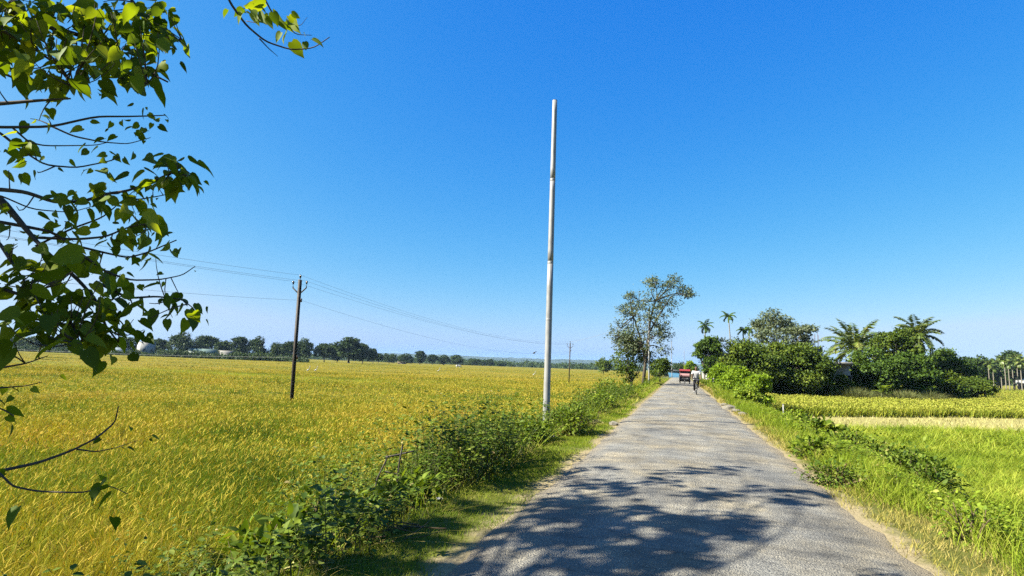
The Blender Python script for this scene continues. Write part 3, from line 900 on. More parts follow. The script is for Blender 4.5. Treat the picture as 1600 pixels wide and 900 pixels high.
def frond(mb, o, az, el, L, n=22, ll=.5, droop=1.0, w=.05):
    """an arching frond: rib and hanging leaflets on both sides"""
    t = np.linspace(0, 1, n)
    a = el - droop * t ** 1.4 * 1.5
    ds = L / (n - 1)
    rx = np.concatenate([[0], np.cumsum(np.cos(a[:-1]) * ds)]); rz = np.concatenate([[0], np.cumsum(np.sin(a[:-1]) * ds)])
    h = np.array([math.cos(az), math.sin(az), 0]); s = np.array([-math.sin(az), math.cos(az), 0])
    P = np.array(o) + rx[:, None] * h + rz[:, None] * np.array([0, 0, 1.0])
    mb.tube(P, np.linspace(w * .7, w * .15, n), 4, False)
    T = unit(np.gradient(P, axis=0))
    i = np.arange(2, n)
    for sg in (-1, 1):
        le = ll * np.sin(np.pi * (.12 + .8 * t[i])) ** .6 * rng.uniform(.8, 1.1, len(i))
        D = unit(sg * s * .9 + T[i] * .55 + np.array([0, 0, -1.0]) * rng.uniform(.15, .75, (len(i), 1)))
        leaves(mb, P[i], D, np.cross(D, T[i]) * sg, le, T_DIAMOND, .46)


def palm(name, px, yc, yb, Y, label, L, nf, ll, tr, lean=0.0, droop=1.0, els=(-.4, 1.35), group=None, zb=None, m=None, shaft=False):
    top = at_y(px, yc, Y)
    bx = top[0] + lean
    b = np.array([bx, Y, g1(bx, Y) if zb is None else zb])
    root = empty(name, b, label, "palm tree", group)
    tp = top - b
    mt = MB()
    t = np.linspace(0, 1, 9)
    pts = np.stack([tp[0] * t ** 1.6, tp[1] * t, -.1 + (tp[2] + .1) * t], 1)
    mt.tube(pts, tr * np.linspace(1.25, .8, 9), 8)
    mt.build("trunk", M_palm_bark, root, True)
    if shaft:
        ms = MB(); ms.lathe([(tr * .9, -1.0), (tr * 1.25, -.7), (tr * .9, -.05), (.01, 0)], tp, 8); ms.build("crown_shaft", M_banana, root, True)
    mc = MB()
    for k in range(nf):
        u = (k + .5) / nf
        frond(mc, tp, k * 2.4 + rng.uniform(-.2, .2), els[0] + (els[1] - els[0]) * u ** .8, L * rng.uniform(.85, 1.1), 24, ll, droop * rng.uniform(.75, 1.2) * (1.1 - .5 * u))
    mc.build("crown", m or (M_dark_leaf if shaft else M_palm_leaf), root)
    return root


palm("coconut_palm", 1336, 546, 615, 92, "broad coconut palm with arching fronds above the white walled house", 5.4, 36, 1.0, .17, 0, 1.05, (-.3, 1.45))
palm("coconut_palm", 1433, 524, 618, 90, "tall coconut palm standing behind the dome topped tree", 3.6, 32, .9, .16, .6, 1.25, (-1.0, 1.4))
palm("areca_palm", 1102, 509, 600, 88, "slender palm with a drooping crown above the dark round tree", 1.5, 11, .42, .09, -.2, 1.35, (-.9, 1.3), shaft=True)
palm("areca_palm", 1138, 494, 604, 90, "tallest slender palm with a white trunk and small round crown", 1.35, 10, .42, .08, .5, 1.2, (-.5, 1.1), shaft=True)
palm("areca_palm", 1161, 516, 604, 92, "slender palm with a dark crown just left of the feathery tree", 1.2, 9, .4, .08, .2, 1.3, (-.3, 1.0), shaft=True)
palm("areca_palm", 1170, 515, 604, 94, "slender palm touching the feathery tree with its fronds", 1.2, 9, .4, .08, .3, 1.3, (-.3, 1.0), shaft=True)
# the palm grove far right: one palm built, then copies
proto = None
gpx = [(1516, 574), (1524, 571), (1531, 577), (1538, 573), (1544, 569), (1551, 574), (1557, 566), (1563, 571), (1569, 563), (1575, 568), (1581, 565), (1588, 560), (1594, 567), (1600, 563), (1608, 566), (1617, 561)]
for k, (px, yc) in enumerate(gpx):
    Yk = 205 + 9 * (k % 4) + rng.uniform(-4, 4)
    if proto is None:
        proto = palm("areca_palm", px, yc, 608, Yk, "slender pale trunked palm in the dense grove at the far right of the field", 1.9, 12, .8, .12, 0, 1.2, (-.3, 1.2), "palms of the far right grove", -1.05)
        hp = at_y(px, yc, Yk)[2] + 1.05
    else:
        tp = at_y(px, yc, Yk)
        copy_thing(proto, (tp[0], Yk, -1.05), rng.uniform(0, 6.28), (1, 1, (tp[2] + 1.05) / hp))

# banana plants
def banana(px, yt, yb, w, Y, label, nf=7, zb=None):
    b, H, W = spot(px, yt, yb, w, Y, zb)
    root = empty("banana_plant", b, label, "banana plant")
    ms = MB(); hs = H * .5
    ms.tube([(0, 0, -.1), (.05, 0, hs * .5), (.08, .02, hs)], [.13, .11, .07], 8)
    ms.build("stem", M_stem, root, True)
    mc = MB()
    for k in range(nf):
        az = k * 2.4 + rng.uniform(-.3, .3); el = rng.uniform(.5, 1.35); L = W * .62 * rng.uniform(.8, 1.1); n = 9
        t = np.linspace(0, 1, n); a = el - 1.5 * t ** 1.5
        x = np.concatenate([[0], np.cumsum(np.cos(a[:-1]))]) * L / (n - 1); z = np.concatenate([[0], np.cumsum(np.sin(a[:-1]))]) * L / (n - 1)
        h = np.array([math.cos(az), math.sin(az), 0]); s = np.array([-math.sin(az), math.cos(az), 0])
        P = np.array([.08, .02, hs]) + x[:, None] * h + z[:, None] * np.array([0, 0, 1.0])
        wd = (.17 * L * np.sin(np.pi * np.clip(t * .93 + .05, 0, 1)) ** .6)[:, None]
        A, B = P - s * wd + np.array([0, 0, .35]) * wd, P + s * wd + np.array([0, 0, .35]) * wd
        V = np.stack([A, P, B], 1).reshape(-1, 3)
        q = []
        for i in range(n - 1):
            q += [[3 * i, 3 * i + 1, 3 * i + 4, 3 * i + 3], [3 * i + 1, 3 * i + 2, 3 * i + 5, 3 * i + 4]]
        mc.add(V, quads=q)
    mc.build("leaves", M_banana, root, True)


banana(1297, 588, 620, 44, 68, "banana plant with long drooping leaves beside the very dark tree", 10)
banana(1376, 598, 622, 34, 70, "small bright banana plant before the large round tree")
banana(1424, 560, 612, 30, 76, "pale leaved banana plant between the round and dome topped trees")
banana(1470, 578, 616, 36, 80, "bright banana plant rising from the scrubby tree")
banana(1446, 588, 620, 26, 74, "small bright banana plant left of the scrubby tree")

# dark undergrowth at the foot of the grove
mb = MB()
for k in range(150):
    px = rng.uniform(1190, 1500); Yk = 66 + (px - 1190) * .045 + rng.uniform(0, 8)
    P = at_y(px, 606, Yk)
    crown(mb, [((P[0], Yk, -.75 + rng.uniform(0, .9)), (rng.uniform(.7, 1.6), .8, rng.uniform(.5, 1.2)))], 12, 14, .28, .35)
tag(mb.build("grove_undergrowth", M_dark_leaf), "dark leafy undergrowth at the foot of the right hand grove", "undergrowth", kind='stuff')

# dry grass tussocks before the grove
M_tuss = leaf_mat("tussock_blade", [(.0, (.12, .16, .04)), (.5, (.24, .27, .08)), (1, (.38, .36, .15))], trans=.2, tcol=(1.1, 1.0, .7))
for (px, yt, yb, w, Y, lab) in ((1336, 600, 620, 40, 67, "wide greyish grass tussock in front of the white walled house"), (1412, 605, 623, 44, 70, "rounded greyish grass tussock before the bushy dark tree"), (1448, 606, 624, 34, 73, "small green grass tussock left of the low dark shrub")):
    b, H, W = spot(px, yt, yb, w, Y)
    root = empty("grass_tussock", b, lab, "grass tussock")
    mb = MB(); n = 1500
    o = rng.normal(0, 1, (n, 3)) * np.array([W * .2, W * .2, 0])
    blades(mb, o, H * rng.uniform(.5, 1.05, n), .05, rng.uniform(.1, .9, n), 3, .9)
    mb.build("grass_blades", M_tuss, root)

# ---------------------------------------------------------------- trees along the road's far end
for (px, yt, yb, w, Y, lab) in ((1040, 572, 588, 26, 230, "dark tree left of the far end of the road"), (1062, 566, 590, 26, 290, "dark far tree behind the two thin steel poles"), (1082, 570, 592, 24, 260, "dark far tree right of the red three wheeler"), (1024, 570, 588, 22, 190, "dark shrubby tree behind the far verge poles")):
    b, H, W = spot(px, yt, yb, w, Y, -.8)
    tree("far_tree", b, H, W, lab, "tree", nl=10, ch=.1, m=M_far_leaf, nclump=14, nleaf=18, ls=.7, lr=(.18, .28))

# ---------------------------------------------------------------- treeline beyond the left field
protos = []
for k in range(7):
    H, W = ((13, 15), (15, 12), (12, 17), (16, 13), (11, 11), (14, 16), (17, 11))[k]
    protos.append((H, W))
TL = [(-60, 522, 62, 240, 2), (-14, 520, 60, 240, 5), (26, 526, 60, 238, 0), (70, 524, 52, 240, 5), (112, 529, 48, 242, 2), (152, 522, 50, 246, 0), (196, 526, 52, 250, 5), (250, 530, 34, 252, 4),
      (283, 521, 44, 248, 0), (318, 523, 50, 262, 5), (350, 533, 30, 262, 4), (374, 526, 38, 262, 1), (402, 528, 36, 266, 0), (430, 533, 34, 270, 2), (454, 534, 30, 272, 4), (475, 531, 36, 276, 0),
      (508, 537, 36, 284, 4), (527, 541, 26, 286, 2), (548, 528, 50, 280, 6), (567, 536, 36, 292, 5), (583, 545, 18, 300, 4), (591, 552, 18, 360, 4), (608, 551, 26, 370, 2), (634, 553, 26, 400, 0), (656, 548, 24, 420, 1),
      (676, 554, 18, 430, 4), (694, 555, 20, 440, 0), (714, 554, 24, 450, 5), (738, 559, 26, 520, 2), (766, 561, 14, 540, 6), (754, 563, 20, 560, 4), (784, 565, 22, 600, 2)]
LBL = {8: "big dark tree right behind the white tower house", 9: "wide leafy tree behind the pale green roof", 15: "dense dark tree just right of the nearest black pole", 16: "rounded tree standing apart right of the nearest black pole",
       18: "tallest tree with a tufted top in the left treeline", 19: "dark tree joined to the right side of the tallest treeline tree", 11: "leafy tree behind the small white walled hut", 6: "leafy tree behind the long low blue roof",
       24: "tallest tree of the small trees in the middle distance", 29: "thin lone tree at the end of the treeline", 20: "small low tree at the right foot of the dark treeline clump",
       10: "small gap tree between the green roof and the white walled hut"}
first = {}
for k, (px, yt, w, Y, ty) in enumerate(TL):
    yb = 548 + .0362 * px + 1
    b, H, W = spot(px, yt, yb, w, Y, -1.25)
    H = max(H, 3.0)
    lab = LBL.get(k)
    grp = None
    if lab is None:
        grp = "treeline behind the hanging leaves" if px < 220 else ("trees left of the tallest treeline tree" if px < 580 else "low trees before the far hills")
        lab = {"treeline behind the hanging leaves": "leafy tree of the far treeline seen through the hanging foreground leaves", "trees left of the tallest treeline tree": "dark leafy tree in the closed treeline around the nearest black pole",
               "low trees before the far hills": "small dark tree in the low hazy row before the far hills"}[grp]
    if ty not in first:
        hh, ww = protos[ty]
        t0 = tree("treeline_tree", b, hh, ww, lab, "tree", grp, nl=13, ch=.12, m=M_far_leaf, nclump=22, nleaf=22, ls=.85, lr=(.16, .27), flat=.6)
        t0.scale = (W / ww, W / ww, H / hh)
        first[ty] = t0
    else:
        hh, ww = protos[ty]
        c = copy_thing(first[ty], b, rng.uniform(0, 6.28), (W / ww, W / ww, H / hh), lab)
        if grp: c['group'] = grp
        elif 'group' in c: del c['group']

# far woods: one mass beyond the fields
mb = MB()
n = 900
px = rng.uniform(-250, 1700, n)
Yw = rng.uniform(620, 1000, n)
xw = (px - 1062) / 900 * Yw * 1.02
ok = (xw < -40) | (xw > 160)
xw, Yw = xw[ok], Yw[ok]
L = [((x, y, 1.5 + rng.uniform(-.5, 1.2)), (rng.uniform(6, 13), rng.uniform(6, 10), rng.uniform(2, 4.2))) for x, y in zip(xw, Yw)]
crown(mb, L, 14, 12, 2.0, 2.4, flat=.6)
tag(mb.build("distant_wood", M_far_leaf), "hazy distant woods along the foot of the hills", "wood", kind='stuff')
# hedge and scrub in front of the left houses
mb = MB()
for k in range(300):
    px = rng.uniform(-60, 480)
    P = at_y(px, 556 + .0362 * (px - 230), 232 + rng.uniform(-4, 5))
    if 214 < px < 250: hi = .3
    elif 160 < px < 204 or 340 < px < 366: hi = 1.0
    elif 246 <= px < 420: hi = 2.6
    else: hi = 1.8
    crown(mb, [((P[0], P[1], -.9 + rng.uniform(0, hi)), (rng.uniform(2.0, 4.5), 1.5, rng.uniform(.9, 1.6)))], 12, 14, .75, .9)
tag(mb.build("field_edge_scrub", M_far_leaf), "low dark scrub along the far edge of the left field before the houses", "scrub", kind='stuff')

# ================================================================ houses
M_white = plain("white_plaster", (.74, .73, .70), .8, .2, vary=.08, scale=1.5)
M_blue_roof = plain("pale_blue_sheet", (.46, .56, .66), .5, .4, vary=.08, scale=2)
M_green_roof = plain("pale_green_sheet", (.34, .47, .38), .5, .4, vary=.08, scale=2)
M_grey = plain("grey_concrete", (.44, .42, .38), .9, .15, scale=3)
M_darkwall = plain("dark_weathered_wall", (.10, .10, .10), .9, .1, scale=2)
M_glass = plain("dark_window_glass", (.03, .035, .04), .15, .6, vary=.05)
M_tin = plain("galvanised_sheet", (.60, .60, .58), .5, .45, vary=.1, scale=5)
M_blue = plain("blue_tarpaulin", (.10, .30, .50), .55, .3, vary=.1, scale=4)


def house(name, px, yt, yb, w, Y, label, dep, wall_m, roof_m, roof="gable", rh=.25, nwin=3, rz=0.0, zb=None, door=True, over=0.0):
    b, H, W = spot(px, yt, yb, w, Y, zb)
    az = math.atan2(b[0], b[1])                         # turned to face the road end of the field
    root = empty(name, b, label, "house", None, -az + rz)
    hw = H * (1 - rh) if roof == "gable" else H - .25
    mb = MB(); mb.box((0, dep / 2, hw / 2), (W, dep, hw)); mb.build("wall", wall_m, root)
    mb = MB()
    if roof == "gable":
        o = .35; zt = H
        A = [(-W / 2 - o, -o, hw - .05), (W / 2 + o, -o, hw - .05), (W / 2 + o, dep / 2, zt), (-W / 2 - o, dep / 2, zt), (-W / 2 - o, dep + o, hw - .05), (W / 2 + o, dep + o, hw - .05)]
        B = [(x, y, z + .07) for x, y, z in A]
        mb.add(A + B, quads=[[6, 7, 8, 9], [9, 8, 11, 10], [0, 3, 2, 1], [3, 4, 5, 2], [0, 1, 7, 6], [4, 10, 11, 5], [1, 2, 8, 7], [0, 6, 9, 3], [2, 5, 11, 8], [3, 9, 10, 4]])
        for sx_ in (-1, 1):
            g = MB(); g.add([(sx_ * W / 2, 0, hw), (sx_ * W / 2, dep, hw), (sx_ * W / 2, dep / 2, zt - .05)], [[0, 1, 2]])
            g.build("gable", wall_m, root)
    else:
        mb.box((0, dep / 2 - over / 2, H - .125), (W + .5, dep + .5 + over, .25))
    mb.build("roof", roof_m, root)
    for k in range(nwin):
        x = (k + .5) / nwin * W - W / 2
        isd = door and k == nwin // 2
        hh = min(2.0, hw * .8) if isd else min(1.1, hw * .4)
        z0 = 0.02 if isd else hw * .4
        fr = MB()
        for s in (-1, 1):
            fr.box((x + s * .5, -.03, z0 + hh / 2), (.08, .08, hh))
        fr.box((x, -.03, z0 + hh + .04), (1.08, .08, .08))
        if isd:
            d = MB(); d.box((x, -.012, z0 + hh / 2), (.9, .04, hh)); d = d.build("door", M_darkwall, root); fr.build("frame", M_grey, d)
        else:
            fr.box((x, -.05, z0 - .04), (1.2, .14, .08))
            d = MB(); d.box((x, -.012, z0 + hh / 2), (.92, .04, hh)); d = d.build("window", M_glass, root); fr.build("frame", M_grey, d)
    return root


house("tower_house", 231, 534, 559, 20, 236, "narrow white two storey tower house at the far edge of the left field", 7, M_white, M_white, "flat", nwin=2, zb=-1.2, door=False, rz=.25)
house("long_house", 182, 543, 557, 29, 240, "long low house with a pale blue sheet roof beyond the left field", 7, M_darkwall, M_blue_roof, "gable", .62, 4, zb=-1.2)
house("low_house", 317, 545, 561, 40, 248, "low dark house with a pale green sheet roof under the treeline", 8, M_darkwall, M_green_roof, "gable", .45, 5, zb=-1.2)
house("small_hut", 353, 548, 561, 20, 250, "small white walled hut right of the pale green roof", 5, M_white, M_grey, "gable", .3, 2, zb=-1.2)
house("farm_shed", 92, 545, 555, 26, 240, "pale shed seen below the hanging foreground leaves at left", 6, M_grey, M_tin, "gable", .5, 3, zb=-1.2)
house("farm_shed", 628, 565, 571, 13, 395, "tiny brown thatched shed among the small distant trees", 5, M_grey, plain("thatch", (.22, .17, .10), .9), "gable", .55, 2, zb=-1.2)
house("white_walled_house", 1307, 566, 612, 38, 71.5, "house with a white wall and flat slab roof showing between the grove trees", 5, M_white, M_grey, "flat", nwin=3, zb=-.9, over=1.5)
house("pink_walled_house", 1604, 594, 610, 22, 235, "pale pink walled house at the far right edge of the rice field", 6, plain("pink_plaster", (.60, .46, .40), .85), M_tin, "gable", .3, 2, zb=-1.05)

# unfinished concrete storey with bare steel rods above the flat roof
b, H, W = spot(1279, 542, 612, 14, 79)
root = empty("unfinished_block", b, "bare concrete block with steel rods sticking up between the trees", "building under construction")
mb = MB(); mb.box((0, 1.6, H / 2), (W, 3, H)); mb.build("wall", M_grey, root)
M_rust = plain("rusty_steel", (.22, .11, .06), .8, .3, .3)
for k in range(4):
    mb = MB(); mb.tube([(-W * .3 + k * .2, .3 + .5 * (k % 2), H - .1), (-W * .3 + k * .2 + .02, .3 + .5 * (k % 2), H + 1.5 + .2 * (k % 3))], .022, 5); mb.build("steel_rod", M_rust, root)
mb = MB(); mb.box((0, -.0, H - .9), (W * .5, .25, .9)); mb.build("window", M_glass, root)

# pale fence behind the dark round tree: two runs with a gap
def sheet_fence(px0, px1, yt, yb, Y, label):
    a, c = at_y(px0, yb, Y), at_y(px1, yb, Y)
    zb = g1(a[0], Y) - .05
    H = at_y(px0, yt, Y)[2] - zb
    root = empty("sheet_fence", (a[0], Y, zb), label, "fence")
    W = c[0] - a[0]
    n = int(W / .06) + 2
    x = np.linspace(0, W, n); y = .025 * np.sin(x * 2 * math.pi / .24)
    mb = MB()
    mb.add(np.concatenate([np.stack([x, y, 0 * x], 1), np.stack([x, y, 0 * x + H], 1), np.stack([x, y + .012, 0 * x], 1), np.stack([x, y + .012, 0 * x + H], 1)]),
           quads=[[i, i + 1, n + i + 1, n + i] for i in range(n - 1)] + [[2 * n + i, 3 * n + i, 3 * n + i + 1, 2 * n + i + 1] for i in range(n - 1)] + [[n + i, n + i + 1, 3 * n + i + 1, 3 * n + i] for i in range(n - 1)])
    mb.build("sheet_panel", M_tin, root)
    for k in range(3):
        mb = MB(); mb.box((W * (.06 + .44 * k), .09, H / 2 + .06), (.09, .09, H + .12)); mb.build("post", M_grey, root)


sheet_fence(1097, 1105, 580, 599, 92, "short pale corrugated fence left of the dark round tree's trunk")
sheet_fence(1108, 1124, 583, 600, 90, "pale corrugated fence right of the dark round tree's trunk")

# blue sheeted stall at the end of the road
b, H, W = spot(1053, 578, 592, 17, 142, -.05)
root = empty("roadside_stall", b, "small white stall with a blue sheet in front at the far end of the road", "stall")
mb = MB(); mb.box((0, 1.4, H * .48), (W * .9, 2.2, H * .92)); mb.build("wall", M_white, root)
mb = MB(); mb.add([(-W * .5, -.9, H * .45), (W * .5, -.9, H * .40), (W * .5, .26, H * .62), (-W * .5, .26, H * .66), (-W * .45, -.95, .05), (W * .45, -.95, .05)], quads=[[0, 1, 2, 3], [4, 5, 1, 0]]); mb.build("blue_sheet", M_blue, root)
mb = MB(); mb.add([(-W * .6, -.3, H * .98), (W * .55, -.3, H * .90), (W * .55, 2.8, H * .94), (-W * .6, 2.8, H * 1.02), (-W * .6, -.3, H * .98 + .06), (W * .55, -.3, H * .90 + .06), (W * .55, 2.8, H * .94 + .06), (-W * .6, 2.8, H * 1.02 + .06)],
                  quads=[[3, 2, 1, 0], [4, 5, 6, 7], [0, 1, 5, 4], [1, 2, 6, 5], [2, 3, 7, 6], [3, 0, 4, 7]]); mb.build("roof", M_tin, root)
for s in (-1, 1):
    mb = MB(); mb.tube([(s * W * .46, -.92, 0), (s * W * .46, -.92, H * .44)], .04, 6); mb.build("post", M_twig, root)

# ================================================================ poles and wires
M_steel, nt, out = new_mat("galvanised_steel")
n_ = noise(nt, 3.0, 6, .7, stretch=(2.5, 2.5, .7)); n2_ = noise(nt, 40, 3)
r = ramp(nt, ks([(.3, (.32, .32, .33)), (.5, (.50, .50, .50)), (.7, (.62, .62, .61))])); nt.links.new(n_, r.inputs[0])
principled(nt, out, r.outputs[0], .5, .4, .12, bump=n2_, bstr=.08)
M_dark_steel = plain("dark_steel", (.085, .065, .055), .7, .3, vary=.3, scale=5)
M_ceramic = plain("brown_ceramic", (.08, .04, .025), .25, .5, .2)
M_wire = plain("aluminium_wire", (.42, .43, .46), .6, .3)


def steel_pole(px, yb, ytop, pxt, Y, X, label, scale_r=1.0):
    zb = g1(X, Y) - .1
    top = at_y(pxt, ytop, Y)
    root = empty("steel_pole", (X, Y, zb), label, "pole")
    v = top - np.array([X, Y, zb])
    f = lambda t: v * t
    r0 = .082 * scale_r
    segs = [(0, .52, 1.0), (.52, .76, .99), (.76, 1, .985)]
    rr = lambda t, k=1.0: r0 * k * (1 - .27 * np.asarray(t))
    for (a, b_, r_) in segs:
        mb = MB()
        t = np.linspace(a, b_ + (.004 if b_ < 1 else 0), 8)
        mb.tube([f(q) for q in t], rr(t, r_), 20)
        mb.build("shaft", M_steel, root, True)
    for (q, r_) in ((.52, rr(.52, 1.014)), (.76, rr(.76, 1.014)), (.36, rr(.36, 1.01))):
        mb = MB(); mb.tube([f(q - .004), f(q - .0025), f(q + .0025), f(q + .004)], [r_ * .985, r_, r_, r_ * .985], 20); mb.build("collar", M_steel, root)
    mb = MB(); mb.tube([f(1.0), f(1.001), f(1.002)], [r0 * .75, r0 * .6, r0 * .1], 16); mb.build("cap", M_steel, root, True)
    return root, top


def yb_to_x(px, y, Y):
    return float(at_y(px, y, Y)[0])


steel_pole(850, 662, 157, 867, 16.9, -3.77, "tall bare galvanised steel pole nearest the camera, left of the road", 1.28)
sp2, sp2_top = steel_pole(1014, 603, 488, 1014, 63.5, yb_to_x(1014, 603, 63.5), "galvanised steel pole half hidden by the tall airy tree")
steel_pole(1050, 592, 533, 1049, 138, yb_to_x(1050, 592, 138), "thin steel pole left of the blue sheeted stall at the road's end")
steel_pole(1069, 586, 548, 1069, 200, yb_to_x(1069, 586, 200), "farthest thin steel pole behind the red three wheeler")


def power_pole(pxb, yb, pxt, yt, Y, label):
    B = at_y(pxb, yb, Y)
    zb = g1(B[0], Y) - .1
    T = at_y(pxt, yt, Y)
    # carry the lean down to the soil
    k = (zb - T[2]) / (B[2] - T[2])
    b = T + (B - T) * k
    root = empty("power_pole", b, label, "power pole")
    v = T - b
    H = np.linalg.norm(v)
    mb = MB()
    u = v / H
    # a rail section: web and two flanges
    for (dx_, dy_, wx, wy) in ((0, 0, .03, .13), (0, -.065, .13, .022), (0, .065, .13, .022)):
        q = np.array([[dx_ - wx / 2, dy_ - wy / 2], [dx_ + wx / 2, dy_ - wy / 2], [dx_ + wx / 2, dy_ + wy / 2], [dx_ - wx / 2, dy_ + wy / 2]])
        lo = np.column_stack([q, np.zeros(4)]); hi = lo + v
        mb.add(np.vstack([lo, hi]), quads=[[0, 1, 5, 4], [1, 2, 6, 5], [2, 3, 7, 6], [3, 0, 4, 7], [3, 2, 1, 0], [4, 5, 6, 7]])
    mb.build("post", M_dark_steel, root)
    tips = []
    for s in (-1, 1):
        a = u * (H - .78); e = u * (H - .48) + np.array([s * .42, 0, .12])
        mb = MB(); mb.tube([a, a + (e - a) * .5 + np.array([0, 0, -.05]), e - np.array([0, 0, .08]), e + np.array([0, 0, .12])], .035, 6); arm = mb.build("arm", M_dark_steel, root)
        mb = MB(); mb.lathe([(.01, .1), (.055, .12), (.03, .17), (.06, .19), (.05, .25), (.02, .3)], e, 10); mb.build("insulator", M_ceramic, arm, True)
        tips.append(b + e + np.array([0, 0, .27]))
    mb = MB(); mb.lathe([(.015, 0), (.015, .08), (.055, .09), (.03, .14), (.06, .16), (.05, .22), (.02, .27)], v, 10); mb.build("insulator", M_ceramic, root, True)
    tips.append(b + v + np.array([0, 0, .25]))
    for q in (H - 1.12, H * .42 if H > 6 else H * .5):
        mb = MB(); mb.lathe([(.02, -.1), (.05, -.08), (.035, 0), (.05, .08), (.02, .1)], u * q + np.array([.16, 0, 0]), 8); sp = mb.build("spool_insulator", M_ceramic, root, True)
        mb = MB(); mb.tube([u * q, u * q + np.array([.17, 0, 0])], .018, 5); mb.build("bracket", M_dark_steel, sp)
        tips.append(b + u * q + np.array([.16, 0, 0]))
    return root, tips


pp1, t1 = power_pole(456, 620, 469, 437, 26.3, "nearest black iron power pole leaning in the left rice field")
pp2, t2 = power_pole(889, 597, 891, 536, 84.0, "distant black power pole just right of the near steel pole")


def wire(a, b, sag, label, group=None, r=.0052):
    t = np.linspace(0, 1, 40)[:, None]
    P = np.array(a) + (np.array(b) - np.array(a)) * t - np.array([0, 0, 1.0]) * sag * 4 * t * (1 - t)
    mb = MB(); mb.tube(P, r, 5)
    tag(mb.build("overhead_wire", M_wire), label, "wire", group)


d0 = t1[2] - t2[2]
for i, nm in ((0, "left insulator"), (1, "right insulator"), (2, "top insulator"), (3, "upper spool")):
    off = (np.array(pp1.location) - np.array(pp2.location)) * 1.02
    off[2] = 0
    wire(t1[i], t2[i], 1.0 + .12 * i, "power wire from the %s of the nearest to the distant black pole" % nm)
    wire(t1[i] + off + np.array([3.5, 0, .2]), t1[i], 1.0 + .12 * i, "power wire from the nearest black pole's %s towards the hanging leaves" % nm)
lo = t1[4]
wire(at_y(-160, 533, 30), lo, .25, "low service wire reaching the nearest black pole from the left")
wire(lo, t2[3] + np.array([.02, 0, -.15]), .9, "low service wire sagging from the nearest black pole to the distant black pole")
wire(t2[2] + np.array([0, 0, -.1]), sp2_top - np.array([0, 0, .4]), .35, "wire rising from the distant black pole into the tall airy tree", None, .014)
# birds sitting on the wires
M_bird = plain("dark_feathers", (.05, .05, .055), .8)
M_egret = plain("white_feathers", (.85, .85, .82), .8)
def bird(name, P, s, m_, label, cat, legs=0.0):
    root = empty(name, P, label, cat)
    mb = MB()
    t = np.linspace(0, 1, 9)
    prof = np.array([.015, .05, .085, .095, .09, .07, .055, .05, .012])
    path = np.stack([(.17 - .34 * t) * -1, 0 * t, legs + .02 + .20 * t ** 1.4], 1) * s
    mb.tube(path, prof * s, 8)
    body = mb.build("body", m_, root, True)
    mb = MB()
    h = path[-1]
    if legs:
        nk = np.array([h, h + s * np.array([.05, 0, .12]), h + s * np.array([.01, 0, .24]), h + s * np.array([.06, 0, .33])])
        mb.tube(nk, np.array([.05, .03, .026, .035]) * s, 7); h = nk[-1]
    mb.tube([h, h + s * np.array([.03, 0, .03]), h + s * np.array([.075, 0, .03])], np.array([.03, .05, .03]) * s, 8)
    mb.build("head", m_, root, True)
    mb = MB(); mb.tube([h + s * np.array([.07, 0, .03]), h + s * np.array([.16, 0, .015])], [.016 * s, .004 * s], 5); mb.build("beak", M_rust, root)
    for sy in ((-1, 1) if legs else ()):
        mb = MB(); mb.tube([s * np.array([0, sy * .04, 0]), s * np.array([.01, sy * .04, legs + .12])], .012 * s, 5); mb.build("leg", M_dark_steel, root)


P = t1[2] + (t2[2] - t1[2]) * .80 - np.array([0, 0, 1.24 * 4 * .8 * .2]); bird("bird", P, 1.0, M_bird, "small dark bird on the upper wires left of the near steel pole", "bird")
P = t1[3] + (t2[3] - t1[3]) * .70 - np.array([0, 0, 1.36 * 4 * .7 * .3]); bird("bird", P, 1.0, M_bird, "small dark bird on the lower sagging wire left of the near steel pole", "bird")
for (px, py, lab) in ((481, 581, "left white egret standing in the golden rice near the black pole"), (493, 581, "right white egret standing in the golden rice near the black pole")):
    P = on_z(px, py, -.62); bird("egret", (P[0], P[1], -.85), 1.25, M_egret, lab, "egret", .32)
for k, (px, py, lab) in enumerate(((685, 581, "egret farther out in the field, midway to the low distant trees"), (834, 587, "egret in the far field just left of the near steel pole"))):
    P = on_z(px, py, -.55); bird("egret", (P[0], P[1], -.8), 1.3, M_egret, lab, "egret", .32)


# ================================================================ bodies grown on a skeleton
def skinned(name, nodes, edges, m_, parent=None, sub=1, root_i=0):
    me = bpy.data.meshes.new(name)
    me.from_pydata([n[0] for n in nodes], edges, [])
    o = bpy.data.objects.new(name, me)
    C.objects.link(o)
    o.modifiers.new("skin", 'SKIN')
    if not me.skin_vertices:
        bm = bmesh.new(); bm.from_mesh(me); bm.verts.layers.skin.verify(); bm.to_mesh(me); bm.free()
    for i, n in enumerate(nodes):
        r = n[1] if isinstance(n[1], tuple) else (n[1], n[1])
        me.skin_vertices[0].data[i].radius = r
        me.skin_vertices[0].data[i].use_root = (i == root_i)
    s = o.modifiers.new("smooth", 'SUBSURF'); s.levels = s.render_levels = sub
    dg = bpy.context.evaluated_depsgraph_get()
    ev = o.evaluated_get(dg)
    nm = bpy.data.meshes.new_from_object(ev)
    o.modifiers.clear()
    o.data = nm
    nm.name = name
    nm.materials.clear(); nm.materials.append(m_)
    nm.polygons.foreach_set("use_smooth", np.ones(len(nm.polygons), bool))
    if parent is not None: o.parent = parent
    return o


